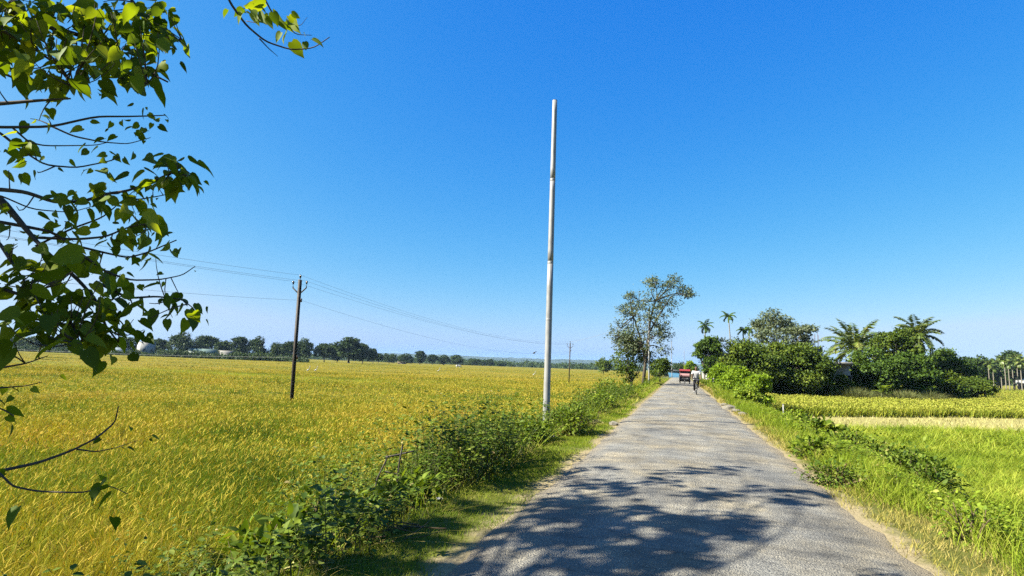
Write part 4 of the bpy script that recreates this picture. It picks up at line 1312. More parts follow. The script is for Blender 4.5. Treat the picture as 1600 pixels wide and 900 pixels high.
M_skin = plain("brown_skin", (.24, .135, .085), .6, .3, vary=.06)
M_shirt = plain("white_cotton", (.80, .80, .82), .85, .1, vary=.05, scale=9)
M_trousers = plain("dark_trousers", (.035, .035, .045), .85, .1)
M_hair = plain("black_hair", (.012, .011, .01), .6, .3)
M_rubber = plain("black_rubber", (.03, .03, .03), .8, .2)
M_frame = plain("dark_bicycle_paint", (.05, .055, .06), .4, .5)
M_chrome = plain("dull_chrome", (.6, .6, .6), .3, .5, .6)

# white cow grazing far out
b, H, W = spot(716, 570.3, 577, 18, 250, -1.0)
root = empty("cow", (b[0], b[1], -1.05), "white cow grazing in the far left field before the low trees", "cow")
k_ = 1.25
body = [((-.75, 0, 1.15), (.2, .22)), ((-.45, 0, 1.16), (.29, .33)), ((0, 0, 1.1), (.31, .36)), ((.45, 0, 1.12), (.28, .34)), ((.75, 0, 1.18), (.17, .24)), ((1.0, 0, 1.0), (.11, .16)), ((1.2, 0, .72), (.11, .13)), ((1.36, 0, .48), (.07, .08))]
ed = [(i, i + 1) for i in range(7)]
for (bx, sy, hind) in ((-.55, 1, 1), (-.55, -1, 1), (.5, 1, 0), (.5, -1, 0)):
    n0 = len(body)
    if hind:
        body += [((bx - .02, sy * .2, .85), .15), ((bx + .05, sy * .2, .62), .09), ((bx - .12, sy * .2, .38), .055), ((bx - .08, sy * .2, .03), .06)]
        ed += [(1, n0)]
    else:
        body += [((bx, sy * .19, .8), .12), ((bx + .02, sy * .19, .45), .065), ((bx, sy * .19, .25), .05), ((bx, sy * .19, .03), .06)]
        ed += [(3, n0)]
    ed += [(n0, n0 + 1), (n0 + 1, n0 + 2), (n0 + 2, n0 + 3)]
n0 = len(body); body += [((-.95, 0, 1.1), .04), ((-1.0, 0, .6), .03)]; ed += [(0, n0), (n0, n0 + 1)]
for sy in (-1, 1):
    n0 = len(body); body += [((1.08, sy * .2, .95), .035)]; ed += [(5, n0)]
skinned("body", body, ed, M_egret, root, 1, 2)
for sy in (-1, 1):
    mb = MB(); mb.tube([(1.06, sy * .07, 1.08), (1.1, sy * .16, 1.2), (1.16, sy * .15, 1.3)], [.03, .022, .006], 6); mb.build("horn", M_dark_steel, root)
root.scale = (k_, k_, k_)
root.rotation_euler = (0, 0, .3)

# ================================================================ bicycle and rider
by = 42.0
bx = yb_to_x(1088, 617, by)
bz = .045
bike = empty("bicycle", (bx, by, bz), "dark bicycle ridden towards the camera on the right side of the road", "bicycle", None, math.pi)   # rides along its own +Y
WR = .34


def wheel(y, name="wheel"):
    mb = MB(); th = np.linspace(0, 2 * math.pi, 33)
    mb.tube([(0, y + WR * math.cos(a), WR + WR * math.sin(a)) for a in th], .022, 7, False)
    w = mb.build(name, M_rubber, bike, True)
    mb = MB(); mb.tube([(0, y + .31 * math.cos(a), WR + .31 * math.sin(a)) for a in th], .013, 6, False); mb.build("rim", M_chrome, w, True)
    mb = MB()
    for a in np.linspace(0, 2 * math.pi, 20, endpoint=False):
        mb.tube([(0, y, WR), (0, y + .31 * math.cos(a), WR + .31 * math.sin(a))], .0025, 3, False)
    mb.lathe([(.001, -.05), (.025, -.05), (.025, .05), (.001, .05)], (0, y, WR), 8, 'x')
    mb.build("spokes", M_chrome, w)


wheel(.56); wheel(-.54)
mb = MB()
hd, bb, st_ = (0, .40, .86), (0, -.08, .30), (0, -.24, .84)
for a, b_ in (((0, .42, .78), bb), (hd, st_), (bb, (0, -.27, .92)), (bb, (0, -.54, WR)), (st_, (0, -.54, WR)), ((0, .38, .98), (0, .46, .66))):
    mb.tube([a, b_], .018, 7)
mb.build("frame", M_frame, bike)
mb = MB()
for s in (-1, 1):
    mb.tube([(0, .46, .68), (s * .055, .47, .62), (s * .055, .56, WR)], .013, 6)
mb.build("fork", M_frame, bike)
mb = MB(); mb.tube([(-.29, .16, 1.02), (-.27, .30, 1.03), (-.12, .37, 1.0), (0, .38, .99), (.12, .37, 1.0), (.27, .30, 1.03), (.29, .16, 1.02)], .013, 7); mb.build("handlebar", M_chrome, bike, True)
mb = MB(); mb.tube([(0, -.40, .95), (0, -.28, .965), (0, -.12, .955)], [.09, .085, .03], 10); mb.build("saddle", M_rubber, bike, True)
mb = MB(); mb.lathe([(.001, -.01), (.09, -.01), (.09, .01), (.001, .01)], (.06, -.08, .30), 14, 'x'); mb.tube([(.075, -.08, .30), (.085, -.03, .14)], .012, 6); mb.tube([(-.075, -.08, .30), (-.085, -.13, .46)], .012, 6)
mb.build("crank", M_chrome, bike)
for (x, y, z) in ((.14, -.03, .14), (-.14, -.13, .46)):
    mb = MB(); mb.box((x, y, z), (.09, .07, .022)); mb.build("pedal", M_rubber, bike)
mb = MB()
for cy_, a0, a1 in ((.56, .3, 2.2), (-.54, .6, 3.3)):
    for q in range(10):
        pass
    th = np.linspace(a0, a1, 12); mb.tube([(0, cy_ + .385 * math.cos(a), WR + .385 * math.sin(a)) for a in th], .024, 5)
mb.build("mudguard", M_frame, bike, True)
mb = MB(); mb.box((0, -.55, .80), (.15, .34, .02)); mb.build("carrier", M_chrome, bike)

man = empty("person", (bx, by, bz), "person in a white shirt and dark trousers riding the bicycle towards the camera", "person", None, math.pi)
hip = (0, -.26, 1.06)
B_ = [(hip, (.15, .11)), ((0, -.22, 1.22), (.14, .105)), ((0, -.13, 1.42), (.165, .11)), ((0, -.08, 1.56), (.13, .09)), ((0, -.05, 1.64), .055), ((0, -.03, 1.70), (.075, .085)), ((0, -.015, 1.80), (.085, .10)), ((0, -.02, 1.875), (.06, .07))]
E_ = [(i, i + 1) for i in range(7)]
arms = []
for s in (-1, 1):
    n0 = len(B_)
    B_ += [((s * .19, -.09, 1.545), .062), ((s * .27, .0, 1.30), .047), ((s * .285, .12, 1.12), .036), ((s * .285, .17, 1.06), (.035, .028))]
    E_ += [(3, n0), (n0, n0 + 1), (n0 + 1, n0 + 2), (n0 + 2, n0 + 3)]
    for q in range(4):
        m0 = len(B_); B_ += [((s * (.255 + .022 * q), .225, 1.055), .010), ((s * (.255 + .022 * q), .235, 1.015), .008)]
        E_ += [(n0 + 3, m0), (m0, m0 + 1)]
    m0 = len(B_); B_ += [((s * .25, .19, 1.02), .010)]; E_ += [(n0 + 3, m0)]
legs = {}
for s, (px_, py_, pz_) in ((1, (.13, -.03, .17)), (-1, (-.13, -.13, .49))):
    n0 = len(B_)
    kn = (s * .13, .20, .72) if s == 1 else (s * .14, .16, .93)
    B_ += [((s * .10, -.22, 1.02), .10), (kn, .064), ((px_, py_ - .08, pz_ + .09), .042), ((px_, py_ - .09, pz_ + .03), .04), ((px_, py_ + .10, pz_ + .0), (.038, .025))]
    E_ += [(0, n0), (n0, n0 + 1), (n0 + 1, n0 + 2), (n0 + 2, n0 + 3), (n0 + 3, n0 + 4)]
    legs[s] = (kn, (px_, py_ - .08, pz_ + .11))
skinned("body", B_, E_, M_skin, man, 2)
S_ = [((0, -.24, 1.02), (.21, .19)), ((0, -.20, 1.22), (.20, .19)), ((0, -.11, 1.42), (.22, .19)), ((0, -.07, 1.56), (.17, .15))]
SE = [(0, 1), (1, 2), (2, 3)]
for s in (-1, 1):
    n0 = len(S_); S_ += [((s * .20, -.08, 1.54), .10), ((s * .265, -.01, 1.33), .082)]; SE += [(3, n0), (n0, n0 + 1)]
skinned("shirt", S_, SE, M_shirt, man, 2)
T_ = [((0, -.26, 1.05), (.155, .125))]
TE = []
for s in (-1, 1):
    n0 = len(T_); T_ += [((s * .10, -.20, 1.02), .115), (legs[s][0], .085), (legs[s][1], .062)]; TE += [(0, n0), (n0, n0 + 1), (n0 + 1, n0 + 2)]
skinned("trousers", T_, TE, M_trousers, man, 2)
skinned("hair", [((0, -.06, 1.80), (.088, .08)), ((0, -.04, 1.885), (.078, .085)), ((0, .0, 1.915), (.06, .055))], [(0, 1), (1, 2)], M_hair, man, 2)
for s in (-1, 1):
    mb = MB(); mb.lathe([(.001, -.012), (.012, 0), (.001, .012)], (s * .032, .078, 1.80), 8, 'y'); mb.build("eye", M_hair, man, True)
    mb = MB(); mb.tube([(s * .088, -.02, 1.775), (s * .098, -.03, 1.80), (s * .088, -.03, 1.825)], [.01, .016, .01], 6); mb.build("ear", M_skin, man, True)
    px_, py_, pz_ = (.13, -.03, .17) if s == 1 else (-.13, -.13, .49)
    skinned("shoe", [((px_, py_ - .10, pz_ + .03), (.048, .045)), ((px_, py_ + .02, pz_ + .01), (.046, .035)), ((px_, py_ + .12, pz_), (.042, .028))], [(0, 1), (1, 2)], M_shirt if s == 1 else M_rubber, man, 1)
mb = MB(); mb.tube([(0, .075, 1.80), (0, .095, 1.77), (0, .078, 1.755)], [.009, .016, .01], 6); mb.build("nose", M_skin, man, True)
mb = MB(); mb.tube([(-.025, .07, 1.727), (0, .078, 1.725), (.025, .07, 1.727)], .006, 5); mb.build("mouth", plain("lips", (.20, .08, .07), .5), man)

# ================================================================ red three wheeler coming towards the camera
M_red = plain("red_canvas", (.50, .05, .06), .6, .3, vary=.1, scale=5)
M_pink = plain("pink_reflection", (.66, .36, .37), .5, .4, vary=.08, scale=5)  # pinkish reflection in the lower windscreen, put into the colour
M_black = plain("black_paint", (.03, .03, .032), .45, .5)
M_lamp = plain("lamp_glass", (.4, .4, .38), .15, .6)
ry = 75.0
rx = yb_to_x(1070, 599.5, ry)
rk = empty("three_wheeler", (rx, ry, .04), "red topped black three wheeler coming down the middle of the road", "auto rickshaw")
# front faces -Y; width 1.3, length 2.6, height 1.78
def prism(mb, prof, x0, x1):
    """side profile (y, z) extruded across the width"""
    n = len(prof)
    V = [(x0, y, z) for y, z in prof] + [(x1, y, z) for y, z in prof]
    mb.add(V, quads=[[i, (i + 1) % n, n + (i + 1) % n, n + i] for i in range(n)])
    c0 = np.mean(prof, 0)
    m0 = mb.n
    mb.add(V + [(x0, *c0), (x1, *c0)], [[2 * n, (i + 1) % n, i] for i in range(n)] + [[2 * n + 1, n + i, n + (i + 1) % n] for i in range(n)])


mb = MB(); prism(mb, [(-.75, .34), (-.78, .72), (-.62, .82), (-.5, .36)], -.5, .5); prism(mb, [(-.5, .28), (-.5, .4), (.4, .4), (.4, .85), (1.25, .9), (1.3, .35), (1.1, .28)], -.62, .62)
mb.build("body", M_black, rk)
for s in (-1, 1):
    mb = MB(); prism(mb, [(-.55, .22), (-.55, .62), (-.3, .7), (-.25, .22)], s * .5, s * .66)
    mb.build("leg_guard", M_black, rk)
mb = MB(); prism(mb, [(-.86, 1.52), (-.8, 1.68), (-.5, 1.76), (.6, 1.78), (1.2, 1.70), (1.32, 1.5), (1.28, 1.48), (1.1, 1.6), (-.75, 1.55)], -.64, .64)
mb.build("roof", M_red, rk)
mb = MB(); prism(mb, [(1.24, .85), (1.3, .85), (1.3, 1.52), (1.24, 1.52)], -.62, .62); mb.build("rear_panel", M_red, rk)
for s in (-1, 1):
    for y in (-.72, .35, 1.22):
        mb = MB(); mb.tube([(s * .58, y + (.0 if y > 0 else -.02), .8), (s * .58, y, 1.56)], .024, 6); mb.build("pillar", M_black, rk)
mb = MB(); prism(mb, [(-.80, .84), (-.78, .84), (-.72, 1.27), (-.745, 1.27)], -.54, .54); mb.build("lower_windscreen", M_pink, rk)
mb = MB(); prism(mb, [(-.745, 1.275), (-.73, 1.275), (-.70, 1.53), (-.715, 1.53)], -.54, .54); mb.build("windscreen", M_glass, rk)
mb = MB(); mb.tube([(0, -.74, 1.28), (.15, -.75, 1.52)], .008, 4); mb.build("wiper", M_black, rk)
for s in (-1, 1):
    mb = MB(); mb.lathe([(.001, -.05), (.05, -.04), (.06, .02), (.04, .06)], (s * .3, -.79, .66), 12, 'y'); mb.build("headlight", M_lamp, rk, True)
    mb = MB(); mb.tube([(s * .58, -.7, 1.25), (s * .72, -.74, 1.28)], .01, 5); mi = mb.build("mirror", M_black, rk); mb = MB(); mb.box((s * .76, -.74, 1.29), (.1, .03, .14)); mb.build("mirror_glass", M_glass, mi)
mb = MB(); mb.box((0, .85, .95), (1.1, .5, .14)); mb.box((0, 1.12, 1.2), (1.1, .12, .5)); mb.build("seat", M_red, rk)
mb = MB(); mb.box((0, -.1, .72), (.6, .35, .14)); mb.build("driver_seat", M_black, rk)


def rwheel(x, y, r, w):
    mb = MB(); mb.lathe([(r * .62, -w / 2), (r * .9, -w / 2), (r, -w * .3), (r, w * .3), (r * .9, w / 2), (r * .62, w / 2)], (x, y, r), 22, 'x'); o = mb.build("wheel", M_rubber, rk, True)
    mb = MB(); mb.lathe([(.001, -w * .35), (r * .3, -w * .4), (r * .63, -w * .3), (r * .63, w * .3), (r * .3, w * .4), (.001, w * .35)], (x, y, r), 18, 'x'); mb.build("rim", M_chrome, o, True)


rwheel(0, -.85, .23, .10); rwheel(-.56, .85, .23, .11); rwheel(.56, .85, .23, .11)
mb = MB(); mb.tube([(0, -.85 + .27 * math.cos(a), .23 + .27 * math.sin(a)) for a in np.linspace(.5, 2.9, 9)], .06, 6); mb.build("mudguard", M_black, rk, True)
drv = empty("person", (rx, ry, .04), "person in a dark shirt driving the red topped three wheeler", "person")
Dn = [((0, .0, .88), (.16, .12)), ((0, .02, 1.1), (.16, .11)), ((0, .03, 1.28), (.16, .1)), ((0, .02, 1.37), .05), ((0, .0, 1.44), .075), ((0, .0, 1.53), .075)]
De = [(i, i + 1) for i in range(5)]
for s in (-1, 1):
    n0 = len(Dn); Dn += [((s * .2, .02, 1.26), .06), ((s * .25, -.2, 1.05), .045), ((s * .2, -.45, 1.0), .035), ((s * .12, -.05, .85), .085), ((s * .14, -.45, .82), .06), ((s * .14, -.42, .45), .045), ((s * .14, -.52, .42), .04)]
    De += [(2, n0), (n0, n0 + 1), (n0 + 1, n0 + 2), (0, n0 + 3), (n0 + 3, n0 + 4), (n0 + 4, n0 + 5), (n0 + 5, n0 + 6)]
skinned("body", Dn, De, M_skin, drv, 1)
skinned("shirt", [((0, 0, .86), (.18, .14)), ((0, .02, 1.1), (.18, .13)), ((0, .03, 1.29), (.17, .115)), ((-.21, .02, 1.26), .075), ((.21, .02, 1.26), .075)], [(0, 1), (1, 2), (2, 3), (2, 4)], M_darkwall, drv, 1)
skinned("hair", [((0, .03, 1.50), .08), ((0, .02, 1.57), .07)], [(0, 1)], M_hair, drv, 1)

# ================================================================ bushes standing out of the weeds
M_bush = leaf_mat("bush_leaf", [(.0, (.05, .10, .010)), (.35, (.14, .22, .016)), (.75, (.27, .36, .03)), (.92, (.42, .46, .09)), (1, (.46, .32, .13))], trans=.3, patch=.35, pscale=1.6)


def bush(name, x, y, rx, ry_, h, label, nl=1500, ls=.07, m=None, T=T_OVAL, nst=26, droop=.1, dead=0):
    b = np.array([x, y, g1(x, y)])
    root = empty(name, b, label, "bush")
    ms, mc = MB(), MB()
    ends = []
    for k in range(nst):
        az = rng.uniform(0, 6.283); q = rng.random() ** .6
        e = np.array([math.cos(az) * rx * q, math.sin(az) * ry_ * q, h * (1.02 - .55 * q * q) * rng.uniform(.75, 1.1)])
        p = limb((e[0] * .25, e[1] * .25, -.05), e, -.2, 6)
        ms.tube(p, np.linspace(.012, .004, 6), 5)
        ends.append(p)
    per = nl // nst
    for p in ends:
        u = rng.random(per) ** .55 * 4.99
        i = u.astype(int); f = (u - i)[:, None]
        P = p[i] * (1 - f) + p[i + 1] * f + rng.normal(0, .06 + .1 * h, (per, 3)) * np.array([1, 1, .7])
        P[:, 2] = np.maximum(P[:, 2], .02)
        o = unit(P - np.array([0, 0, h * .3]))
        D = unit(o * .8 + rdir(per) * .6 + np.array([0, 0, -droop]))
        leaves(mc, P, D, np.array([0, 0, 1.0]) + .4 * o + rng.normal(0, .4, (per, 3)), ls * rng.uniform(.55, 1.3, per), T)
    for k in range(dead):
        az = rng.uniform(0, 6.283)
        ms.tube(limb((math.cos(az) * rx * .4, math.sin(az) * ry_ * .4, 0), (math.cos(az) * rx, math.sin(az) * ry_, h * rng.uniform(.3, 1.0)), .4, 5), np.linspace(.007, .002, 5), 4)
    ms.build("stems", M_twig, root)
    mc.build("foliage", m or M_bush, root)
    return root


for (px, py, z, rx, ry_, h, lab, kw) in (
        (505, 830, -.3, .50, .55, .95, "dark tall leafy bush at the left edge of the weeds", dict(nl=1900, ls=.085, m=M_weed, droop=.5)),
        (575, 790, -.3, .45, .5, .75, "small leafy bush right behind the bent stick frame's left side", dict(nl=1200, ls=.07)),
        (682, 758, -.25, .62, .7, .92, "rounded dark green bush just right of the bent stick frame", dict(nl=2400, ls=.062)),
        (640, 800, -.2, .40, .4, .42, "low bush with pale upturned leaves below the bent stick frame", dict(nl=700, ls=.10, T=T_HEART)),
        (812, 706, -.3, .75, .9, .95, "dark bush left of the near steel pole's foot", dict(nl=2200, ls=.085)),
        (888, 688, -.2, .75, .8, .72, "spreading dark bush in front of the near steel pole's foot", dict(nl=2200, ls=.075, dead=14)),
        (836, 672, -.4, .5, .6, .8, "leafy bush behind the near steel pole's foot", dict(nl=1000, ls=.09)),
        (942, 648, -.3, .8, 1.0, .75, "low pale bush beyond the near steel pole's shadow", dict(nl=1500, ls=.10, m=M_weed_lt, dead=20)),
        (950, 624, -.5, 1.5, 1.7, 2.0, "large dark bush by the left verge, halfway to the tall airy tree", dict(nl=3600, ls=.15, dead=12)),
        (985, 612, -.4, 1.2, 1.5, 1.0, "low bush at the left foot of the tall airy tree's shadow band", dict(nl=1500, ls=.17)),
        (430, 880, -.2, .40, .4, .62, "leafy bush with dry pale leaves at the bottom edge of the weeds", dict(nl=700, ls=.10, T=T_HEART, dead=10)),
        (330, 893, -.35, .42, .4, .62, "small pale leaved bush at the bottom left where rice and weeds meet", dict(nl=650, ls=.085)),
        (250, 905, -.6, .4, .4, .62, "leafy bush among the rice at the bottom left corner", dict(nl=650, ls=.08)),
        (1338, 712, -.5, .85, .9, .85, "dark leafy bush between the right bank and the green paddy", dict(nl=2600, ls=.095, m=M_weed)),
        (1275, 688, -.5, .8, .8, .75, "large leaved bush at the upper end of the dark row on the right bank", dict(nl=900, ls=.16, T=T_HEART, m=M_bush)),
        (1418, 758, -.5, .8, .8, .78, "dark narrow leaved bush at the near end of the row on the right bank", dict(nl=2600, ls=.085, m=M_weed)),
        (1455, 795, -.45, .55, .5, .55, "low dark bush nearest the camera in the right bank's row", dict(nl=1200, ls=.08, m=M_weed)),
        (1240, 672, -.4, .6, .6, .6, "bright low bush beside the pale rounded stone on the right bank", dict(nl=1200, ls=.10, m=M_weed_lt)),
        (1270, 725, -.15, .4, .4, .35, "small round leaved bush by the sandy right road edge", dict(nl=500, ls=.09, T=T_HEART, m=M_bush)),
        (1520, 880, -.25, .35, .35, .4, "small broad leaved bush in the bottom right corner of the bank", dict(nl=330, ls=.05, m=M_weed_lt, nst=9)),
        (1300, 765, -.1, .55, .45, .32, "dark grass clump with leaves beside the branch shadow's tip at right", dict(nl=900, ls=.06, m=M_weed))):
    P = on_z(px, py, z)
    bush("bush", P[0], P[1], rx, ry_, h, lab, **kw)

# maize like plant with yellowed leaves
P = on_z(752, 735, -.1)
root = empty("leafy_stalk_plant", (P[0], P[1], g1(P[0], P[1])), "broad bladed plant with yellowed leaves among the left weeds before the steel pole", "plant")
M_yel = leaf_mat("yellowed_blade", [(.0, (.30, .28, .05)), (.5, (.50, .42, .10)), (1, (.55, .40, .16))], trans=.35)
for m_, n, nm in ((M_light_leaf, 46, "green_blades"), (M_yel, 22, "yellow_blades")):
    mb = MB()
    blades(mb, rng.normal(0, 1, (n, 3)) * np.array([.22, .3, 0]), rng.uniform(.5, .85, n), rng.uniform(.05, .08, n), rng.uniform(.1, .5, n), 5, .7)
    mb.build(nm, m_, root)
for (px, py, z, lab) in ((370, 838, -.2, "yellow withered blades standing at the rice edge near the bottom left"), (268, 850, -.45, "orange yellow blades in the rice near the bottom left")):
    P = on_z(px, py, z)
    root = empty("withered_blades", (P[0], P[1], g1(P[0], P[1])), lab, "plant")
    mb = MB(); n = 9
    blades(mb, rng.normal(0, 1, (n, 3)) * np.array([.12, .12, 0]), rng.uniform(.6, 1.0, n), rng.uniform(.03, .05, n), rng.uniform(.2, .7, n), 5, .9); mb.build("blades", M_yel, root)

# bent stick frame in the weeds
P = on_z(614, 770, -.1)
root = empty("stick_frame", (P[0], P[1], g1(P[0], P[1])), "small frame of dark bent sticks standing in the weeds left of the road", "stick frame")
z0 = -g1(P[0], P[1])
for a, b_, nm, r_ in (((-.12, 0, -.05), (-.10, 0, z0 + .36), "upright", .011), ((.10, .03, -.05), (.09, .02, z0 + .52), "upright", .012), ((-.14, 0, z0 + .34), (.24, .05, z0 + .44), "crossbar", .014), ((-.13, .0, z0 + .16), (.1, .04, z0 + .14), "crossbar", .007)):
    mb = MB(); mb.tube(limb(a, b_, .02, 5), np.linspace(r_, r_ * .8, 5), 6); mb.build(nm, M_dark_steel, root)

# fallen twigs and litter
def twig_pile(px, py, z, n, L, label, m_=None):
    P = on_z(px, py, z)
    b = np.array([P[0], P[1], g1(P[0], P[1])])
    mb = MB()
    for k in range(n):
        a = rng.uniform(0, 6.28); o = rng.normal(0, L * .25, 3); o[2] = .02 + abs(o[2]) * .25
        d = np.array([math.cos(a), math.sin(a), rng.uniform(-.05, .35)]) * L * rng.uniform(.4, 1)
        mb.tube(limb(o - d / 2 + [0, 0, max(0, -d[2])], o + d / 2, .1, 5), np.linspace(.008, .003, 5), 4)
    o = mb.build("dry_twigs", m_ or M_straw, None)
    o.location = b
    tag(o, label, "twigs")


twig_pile(620, 835, -.05, 16, .6, "dry fallen stalks at the edge of the shaded verge below the stick frame", M_twig)
twig_pile(700, 745, -.15, 40, .4, "tangle of dry stalks under the rounded dark bush", M_twig)
twig_pile(925, 668, -.15, 60, .5, "pale dry stalks lying beyond the bush at the near steel pole")
twig_pile(1520, 800, -.35, 46, .5, "heap of pale dry stalks lying in the grass at the right edge")
twig_pile(505, 885, -.05, 18, .35, "pale dry stalks at the bottom of the left weeds")
for (px, py, z, s, lab) in ((862, 688, -.12, .16, "white crumpled wrapper in the weeds at the near steel pole's foot"), (685, 795, -.05, .07, "tiny white scrap on the shaded verge under the left weeds")):
    P = on_z(px, py, z)
    mb = MB()
    g = [(i, j) for i in range(5) for j in range(5)]
    V = [((i - 2) * s / 4, (j - 2) * s / 4, .05 + rng.uniform(-.03, .05) * s * 6) for i, j in g]
    mb.add(V, quads=[[i * 5 + j, i * 5 + j + 1, i * 5 + j + 6, i * 5 + j + 5] for i in range(4) for j in range(4)])
    o = mb.build("wrapper", M_white, None); o.location = (P[0], P[1], g1(P[0], P[1]) + .02); tag(o, lab, "litter")
# stones
M_stone = plain("pale_stone", (.36, .33, .27), .9, .1, scale=12)
def stone(px, py, z, s, label, name="stone"):
    P = on_z(px, py, z)
    bm = bmesh.new(); bmesh.ops.create_icosphere(bm, subdivisions=3, radius=1)
    for v in bm.verts:
        n = 1 + .22 * math.sin(3 * v.co.x + 5 * v.co.y + px) * math.cos(4 * v.co.z + 2 * v.co.x)
        v.co = Vector((v.co.x * s[0] * n, v.co.y * s[1] * n, v.co.z * s[2] * n))
    me = bpy.data.meshes.new(name); bm.to_mesh(me); bm.free()
    me.materials.append(M_stone)
    o = bpy.data.objects.new(name, me); C.objects.link(o)
    o.location = (P[0], P[1], g1(P[0], P[1]) + s[2] * .6)
    tag(o, label, "stone")


stone(1256, 664, -.15, (.17, .15, .20), "pale rounded stone standing in the weeds on the right bank")
stone(1246, 660, -.15, (.07, .08, .17), "thin pale stone just left of the rounded stone on the right bank")
stone(959, 660, .05, (.13, .12, .07), "small brown lump at the left road edge beside the pole's shadow")
for k, (px, py, s, lab) in enumerate(((1140, 640, .22, "largest pale lump of the rubble at the right road edge"), (1150, 644, .15, "middle lump of the pale rubble at the right road edge"), (1160, 648, .12, "right lump of the pale rubble at the right road edge"), (1132, 634, .14, "farthest lump of the pale rubble at the right road edge"))):
    stone(px, py, -.02, (s * 1.3, s, s * .6), lab, "rubble_lump")
# little white marker post in the grass
P = on_z(1224, 646, -.5)
root = empty("marker_post", (P[0], P[1], g1(P[0], P[1])), "thin white marker post at the left end of the golden rice strip", "post")
hz = at_y(1224, 632, P[1])[2] - g1(P[0], P[1])
mb = MB(); mb.box((0, 0, hz / 2), (.055, .055, hz)); mb.build("shaft", M_white, root)
mb = MB(); mb.box((0, 0, hz + .015), (.07, .07, .03)); mb.build("cap", M_grey, root)

# ================================================================ the tree hanging in from the left
M_near_leaf = leaf_mat("broad_hanging_leaf", [(.0, (.07, .13, .012)), (.35, (.15, .24, .018)), (.75, (.27, .37, .028)), (1, (.46, .52, .06))], trans=.42, tcol=(1.9, 1.7, .3), rough=.6, spec=.12, patch=.25, pscale=1.5)
M_near_bark = plain("grey_branch_bark", (.19, .16, .135), .85, .1, scale=30)
TR = np.array([-6.3, -.6, 0.0])
TR[2] = g1(TR[0], TR[1])
root = empty("overhanging_tree", TR, "broad leaved tree outside the left edge whose branches hang into the picture", "tree")
trunk = MB()
tz = np.array([-.2, .6, 1.4, 2.4, 3.6, 5.0, 6.6, 8.2])
tp = np.stack([.25 * np.sin(tz * .5) + .0 * tz, .10 * tz, tz], 1)
trunk.tube(tp, [.32, .26, .22, .20, .17, .14, .10, .05], 12)
twigs = MB()
LP, LD, LN, LS = [], [], [], []


def at_trunk(z):
    z = np.clip(z, .5, 8.1)
    return np.array([np.interp(z, tz, tp[:, 0]), np.interp(z, tz, tp[:, 1]), z])


def put_leaves(P, S, out=None, jitter=.05):
    """leaves hang from short stalks around given points"""
    P = np.asarray(P, float); n = len(P)
    o = rdir(n, -.2)
    if out is not None: o = unit(o + np.asarray(out))
    D = unit(o * np.array([1, 1, .45]) + np.array([0, 0, -.55]))
    N = unit(np.array([0, 0, .75]) + .9 * rdir(n))
    LP.append(P + o * jitter); LD.append(D); LN.append(N); LS.append(S * rng.choice([.45, .7, .9, 1.0, 1.15], n) * rng.uniform(.85, 1.15, n))


